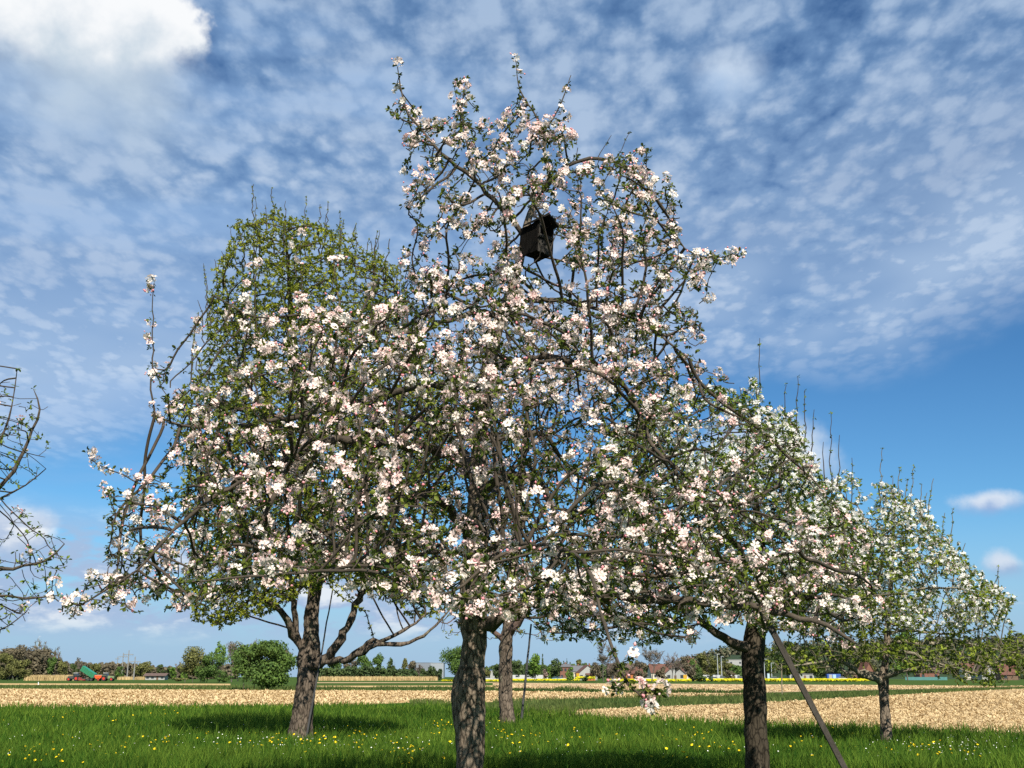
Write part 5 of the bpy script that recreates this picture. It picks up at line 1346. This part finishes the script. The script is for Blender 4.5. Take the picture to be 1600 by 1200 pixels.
def lamp(px, Y, top, label):
    c = W(px, 1057, Y); h = W(px, top, Y)[2]
    r = empty('street_lamp', (c[0], c[1], 0), label, 'street lamp', 'street lamps in the village')
    b = MB(); b.tube([(0, 0, 0), (0, 0, h)], [0.15, 0.09], 8); b.build('pole', mat('lamp_grey', (0.42, 0.45, 0.48), 0.5), r)
    b = MB(); b.box((0.5, 0, h), (1.2, 0.22, 0.12)); b.build('lamp_head', MATS['lamp_grey'], r)
lamp(1122, 350, 1022, 'left one of the two pale lamps behind the white cars')
lamp(1128, 352, 1026, 'right one of the two pale lamps behind the white cars')
lamp(1195, 345, 1030, 'pale lamp just right of the dark trunk')
lamp(1206, 346, 1036, 'pale lamp rising from the pale blue box')
lamp(55, 480, 994, 'lone lamp above the dark wood at the left')

def power_pole(px, Y, top, arm_y, arm_w, label, low=False):
    c = W(px, 1057, Y); h = W(px, top, Y)[2]; ha = W(px, arm_y, Y)[2]; aw = arm_w / ppm(c[1])
    r = empty('power_pole', (c[0], c[1], 0), label, 'power pole', 'power poles beyond the tractors')
    m = mat('pole_concrete', (0.20, 0.20, 0.19), 0.8, 0.2, 1.0)
    lean = 0.0
    b = MB(); b.tube([(lean, 0, 0), (0, 0, h)], [0.36, 0.22], 8); b.build('pole', m, r)
    b = MB(); b.box((0, -0.3, ha), (aw, 0.28, 0.30)); b.build('cross_arm', m, r)
    for x in (-aw / 2 + 0.2, -aw / 4, aw / 4, aw / 2 - 0.2):
        b = MB(); b.tube([(x, -0.3, ha - 0.15), (x, -0.3, ha - 0.9)], [0.07, 0.07], 6); b.build('insulator', M_slate, r)
power_pole(198.5, 440, 1016, 1022.5, 15, 'tallest power pole, in the middle of the group')
power_pole(190, 520, 1020, 1026, 14, 'power pole left of the tallest one, partly behind trees')
power_pole(209, 430, 1026, 1034, 18, 'lower power pole right of the tallest one')
power_pole(181.5, 640, 1026, 1029, 6, 'small distant power pole at the left of the row')

# ------------------------------------------------------------------ vehicles
M_tyre = mat('tyre_rubber', (0.022, 0.022, 0.022), 0.9, 0.2, 4.0)
M_rim = mat('red_rim', (0.42, 0.035, 0.02), 0.5, 0.1)
M_trgreen = mat('tractor_green', (0.17, 0.22, 0.10), 0.5, 0.1)
M_trailer = mat('trailer_green', (0.025, 0.145, 0.065), 0.55, 0.15, 0.8)
M_trailer_lid = mat('trailer_rail', (0.02, 0.20, 0.13), 0.5, 0.1)
M_steel = mat('dark_steel', (0.06, 0.055, 0.05), 0.6, 0.2)
M_red = mat('red_machine', (0.45, 0.06, 0.02), 0.5, 0.1)
def wheel(root, x, y, r, w, rim=M_rim):
    b = MB(); b.disc((x, y, r), r, w, 18); t = b.build('wheel', M_tyre, root)
    b = MB(); b.disc((x, y - (w / 2 + 0.02) * (1 if y < 0 else -1), r), r * 0.55, 0.06, 14); b.build('rim', rim, t)
def tractor(px, Y, label, body, flip=1, rear=True):
    c = W(px, 1057, Y)
    r = empty('tractor', (c[0], c[1], 0), label, 'tractor', 'tractors working at the far field')
    f = flip
    b = MB(); b.prism([(f * 0.4, 0.9), (f * 2.6, 0.85), (f * 2.7, 1.45), (f * 2.4, 1.75), (f * 0.4, 1.9)][::f], -0.45, 0.45); b.build('bonnet', body, r)
    b = MB(); b.prism([(f * -1.1, 1.0), (f * 0.45, 1.0), (f * 0.5, 1.9), (f * 0.2, 2.75), (f * -0.9, 2.75), (f * -1.2, 1.9)][::f], -0.75, 0.75); b.build('cab', M_glass, r)
    b = MB(); b.box((f * -0.35, 0, 2.86), (1.7, 1.7, 0.26)); b.build('cab_roof', M_white, r, bevel=0.06)
    b = MB(); b.box((f * 0.3, 0, 0.85), (3.6, 0.5, 0.35)); b.build('chassis', M_steel, r)
    for s in (-1, 1):
        wheel(r, f * -0.75, s * 0.95, 0.92, 0.5); wheel(r, f * 2.0, s * 0.9, 0.65, 0.42)
        b = MB(); b.box((f * -0.75, s * 0.95, 1.95), (1.6, 0.55, 0.10)); b.build('mudguard', body, r)
    return r
tractor(117.5, 318, 'white roofed tractor with a front attachment left of the trailer', M_steel, -1)
tractor(167, 316, 'pale green tractor pulling the orange red spreader', M_trgreen, 1)
def trailer():
    c = W(138, 1057, 318)
    r = empty('tipping_trailer', (c[0], c[1], 0), 'green tipping trailer with its long body raised', 'trailer')
    a = math.radians(31)
    L, h, w = 5.6, 1.75, 2.4
    hx, hz = 1.9, 0.95                     # rear hinge
    def tp(x, z): return (hx - (L - x) * math.cos(a) + z * math.sin(a), hz + (L - x) * math.sin(a) + z * math.cos(a))
    b = MB(); b.prism([tp(0, 0), tp(L, 0), tp(L, h), tp(0, h)], -w / 2, w / 2); bd = b.build('body', M_trailer, r)
    b = MB(); b.prism([tp(-0.05, h - 0.05), tp(L + 0.05, h - 0.05), tp(L + 0.05, h + 0.12), tp(-0.05, h + 0.12)], -w / 2 - 0.06, w / 2 + 0.06); b.build('top_rail', M_trailer_lid, bd)
    b = MB()
    for i in range(7):
        x = 0.3 + i * 0.83; b.prism([tp(x, 0.02), tp(x + 0.12, 0.02), tp(x + 0.12, h - 0.06), tp(x, h - 0.06)], -w / 2 - 0.05, -w / 2 - 0.001)
    b.build('side_ribs', M_trailer_lid, bd)
    b = MB(); b.prism([tp(L + 0.01, 0.15), tp(L + 0.75, 0.75), tp(L + 0.68, 0.85), tp(L + 0.01, h - 0.1)], -w / 2 + 0.05, w / 2 - 0.05); b.build('tailgate', M_steel, r)
    b = MB(); b.box((-0.2, 0, 0.82), (5.0, 1.0, 0.22)); b.box((-3.3, 0, 0.75), (1.6, 0.25, 0.16)); b.build('chassis', M_steel, r)
    b = MB(); b.tube([(-1.2, 0, 0.95), tp(2.2, 0)[:1] + (0,) + tp(2.2, 0)[1:]], [0.12, 0.08], 8); b.build('tipping_ram', M_steel, r)
    for x in (0.4, 1.5):
        for s in (-1, 1): wheel(r, x, s * 0.98, 0.52, 0.42, M_steel)
trailer()
def spreader():
    c = W(155, 1057, 316)
    r = empty('spreader', (c[0], c[1], 0), 'orange red hopper spreader hitched to the pale green tractor', 'spreader')
    b = MB(); b.prism([(-1.3, 2.05), (1.3, 2.05), (1.2, 1.3), (0.6, 0.8), (-0.7, 0.8), (-1.25, 1.4)], -1.2, 1.2); b.build('hopper', mat('orange_hopper', (0.62, 0.085, 0.02), 0.5, 0.1), r, bevel=0.05)
    b = MB(); b.box((0.05, 0, 2.13), (2.6, 2.4, 0.14)); b.build('cover', M_white, r, bevel=0.03)
    b = MB(); b.box((0.3, 0, 0.68), (2.6, 0.8, 0.18)); b.build('chassis', M_red, r)
    for s in (-1, 1): wheel(r, 0.1, s * 1.0, 0.5, 0.4)
spreader()
def implement():
    c = W(125.5, 1057, 318)
    r = empty('implement', (c[0], c[1], 0), 'low dark red field implement between tractor and trailer', 'implement')
    b = MB(); b.prism([(-1.0, 0.3), (2.2, 0.25), (2.0, 0.6), (0.6, 0.75), (0.2, 1.3), (-0.4, 1.3), (-1.0, 0.8)], -1.1, 1.1); b.build('frame', mat('dark_red', (0.22, 0.04, 0.03), 0.6), r)
    for s in (-0.8, 0, 0.8):
        b = MB(); b.disc((1.5, s, 0.32), 0.32, 0.1, 14); b.build('disc', M_steel, r)
implement()

def car(px, Y, label, paint, van=False, rz=0.0):
    c = W(px, 1057, Y)
    r = empty('car' if not van else 'van', (c[0], c[1], 0), label, 'car' if not van else 'van', 'vehicles parked at the village edge', rz=rz)
    if van: pb = [(-2.5, 0.35), (2.5, 0.35), (2.5, 1.1), (1.9, 1.3), (1.35, 2.2), (-2.45, 2.25)]
    else: pb = [(-2.1, 0.32), (2.1, 0.32), (2.15, 0.75), (1.2, 0.98), (-1.9, 1.02), (-2.15, 0.8)]
    b = MB(); b.prism(pb, -0.88, 0.88); b.build('body', paint, r, bevel=0.05)
    if van:
        b = MB(); b.prism([(1.25, 1.35), (1.82, 1.35), (1.40, 2.05), (0.4, 2.05), (0.4, 1.35)], -0.90, 0.90); b.build('window', M_glass, r)
    else:
        b = MB(); b.prism([(-1.75, 1.0), (1.05, 0.97), (0.45, 1.45), (-1.3, 1.47)], -0.80, 0.80); g = b.build('window', M_glass, r)
        b = MB(); b.prism([(-1.35, 1.44), (0.5, 1.42), (0.35, 1.52), (-1.2, 1.53)], -0.78, 0.78); b.build('roof', paint, r)
    for x in (-1.35, 1.35):
        for s in (-0.8, 0.8): wheel(r, x, s, 0.33, 0.22, MATS['lamp_grey'])
M_cwhite = mat('car_white', (0.40, 0.40, 0.40), 0.5, 0.03); M_csilver = mat('car_silver', (0.42, 0.44, 0.46), 0.35, 0.05); M_cdark = mat('car_dark', (0.03, 0.035, 0.05), 0.3, 0.1); M_cblue = mat('car_blue', (0.03, 0.16, 0.30), 0.35, 0.1)
for px, Y, m, v, lb in [(762, 360, M_cwhite, 0, 'white car left of the twin furrowed trunk'), (804, 350, M_cwhite, 1, 'white van right of the twin furrowed trunk'), (821, 355, M_cwhite, 1, 'white van left of the thin dark pole'),
                        (830, 360, M_cwhite, 0, 'white car under the round bright green tree'), (838, 375, M_csilver, 0, 'silver car behind the round bright green tree'), (847, 352, M_cwhite, 1, 'white van below the pinkish shrub'),
                        (870, 360, M_cblue, 0, 'blue car below the dark green tree'), (877, 362, M_cwhite, 0, 'white car at the corner of the brick house'), (1102, 340, M_cwhite, 1, 'white camper half behind the dense dark bush'),
                        (1117, 338, M_cwhite, 0, 'white car just right of the dense dark bush'), (1131, 340, M_csilver, 0, 'silver car below the left pale lamps'), (1123, 352, M_cwhite, 1, 'white van behind the white car by the bush'),
                        (1150, 345, M_cwhite, 1, 'white van left of the dark trunk'), (1158, 340, M_cwhite, 0, 'white car close to the dark trunk'), (1211, 345, M_cwhite, 0, 'white car right of the pale blue box'),
                        (1316, 372, M_csilver, 0, 'silver car at the right of the blue container'), (1013, 350, M_cwhite, 0, 'white car behind the tall bare tree'), (627, 420, M_cwhite, 1, 'white van before the far middle tree row'), (646, 430, M_cwhite, 1, 'white van left of the grey factory hall')]:
    car(px, Y, lb, m, bool(v))

# ------------------------------------------------------------------ dandelions and daisies in the meadow
M_dand = mat('dandelion_yellow', (0.85, 0.60, 0.01), 0.8, 0.1, 30.0)
M_daisy = mat('daisy_white', (0.75, 0.75, 0.68), 0.8, 0.05, 30.0)
def flower_head(name, m, r, seed):
    rng = np.random.default_rng(seed)
    b = MB(); n = 12; v = [(0, 0, 0.018)]
    for k in range(n):
        a = 2 * math.pi * k / n; q = r * rng.uniform(0.8, 1.1); v.append((q * math.cos(a), q * math.sin(a), 0.004 + rng.uniform(0, 0.01)))
    v.append((0, 0, -0.012))
    b.add(v, [(0, 1 + k, 1 + (k + 1) % n) for k in range(n)] + [(n + 1, 1 + (k + 1) % n, 1 + k) for k in range(n)])
    ns = len(b.f)
    b.tube([(0, 0, -0.20), (0.01, 0, -0.08), (0, 0, -0.008)], [0.004, 0.004, 0.005], 4)
    o = b.build(name, m)
    o.data.materials.append(M_grass)
    for i, p in enumerate(o.data.polygons): p.material_index = 0 if i < ns else 1
    return o
def flowers():
    rng = np.random.default_rng(55)
    heads = [flower_head('dandelion', M_dand, 0.024, k) for k in range(3)]
    # image patches where the flowers stand thick: px, py, spread x, spread y, number
    patch = [(40, 1192, 40, 6, 16), (120, 1180, 90, 12, 16), (250, 1172, 140, 12, 30), (420, 1168, 50, 9, 18), (520, 1172, 70, 12, 26), (570, 1150, 60, 8, 16), (640, 1180, 50, 12, 34), (690, 1145, 30, 8, 18), (780, 1150, 40, 8, 18),
             (830, 1170, 60, 14, 20), (920, 1160, 60, 10, 12), (1060, 1157, 40, 5, 14), (1100, 1185, 70, 10, 20), (1250, 1180, 60, 10, 10), (1300, 1160, 40, 6, 8), (1420, 1178, 40, 6, 10), (1500, 1188, 60, 8, 14), (300, 1120, 200, 6, 10), (160, 1130, 140, 8, 12)]
    names = [(465, 'in the grass left of the pear trunk'), (735, 'in the grass between pear and largest trunk'), (1180, 'in the grass between largest and dark trunk'), (9999, 'in the grass right of the dark trunk')]
    k = 0
    for cx, cy, sx, sy, n in patch:
        for i in range(n):
            px, py = rng.normal(cx, sx * 0.6), min(max(rng.normal(cy + 4, sy * 1.0), 1112), 1212)
            g = G(px, py, 0.0)
            if g[1] > edge_at(g[0] / g[1]) - 0.6: continue
            src = heads[k % 3]
            o = src if k < 3 else src.copy()
            if k >= 3: COL.objects.link(o)
            k += 1
            o.location = (g[0], g[1], rng.uniform(0.16, 0.30))
            o.rotation_euler = (rng.uniform(-0.1, 0.9), rng.uniform(-0.5, 0.5), rng.uniform(0, 6.3))
            s = rng.uniform(0.7, 1.35); o.scale = (s, s, s)
            w = next(t for lim, t in names if px < lim)
            tag(o, 'yellow dandelion head ' + w, 'dandelion', 'dandelions ' + w)
    d0 = None; v = []
    # daisies are many and minute: one ground cover
    pts = [(rng.normal(1500, 70), rng.normal(1178, 9)) for _ in range(130)] + [(rng.uniform(0, 1600), rng.uniform(1140, 1200)) for _ in range(260)] + [(rng.normal(500, 160), rng.normal(1175, 12)) for _ in range(120)]
    P = np.array([G(a, min(max(b, 1120), 1210)) for a, b in pts]); P = P[P[:, 1] < edge_at(P[:, 0] / P[:, 1]) - 0.6]
    P[:, 2] = rng.uniform(0.15, 0.28, len(P))
    tv = np.array([[math.cos(a), math.sin(a), 0.1] for a in np.linspace(0, 2 * math.pi, 8, endpoint=False)] + [[0, 0, 0.25]]); tf = np.array([[8, i, (i + 1) % 8] for i in range(8)])
    nn = rng.normal(0, 0.4, (len(P), 3)); nn[:, 2] += 1; nn[:, 1] -= 0.5
    vv, ff = scatter(tv, tf, P, frames(nn, rng), 0.011 * rng.uniform(0.7, 1.3, len(P)))
    tag(mesh_np('daisies', vv, ff, M_daisy), 'tiny white daisies sprinkled through the meadow', 'daisies', kind='stuff')
    print('dandelions', k)
flowers()
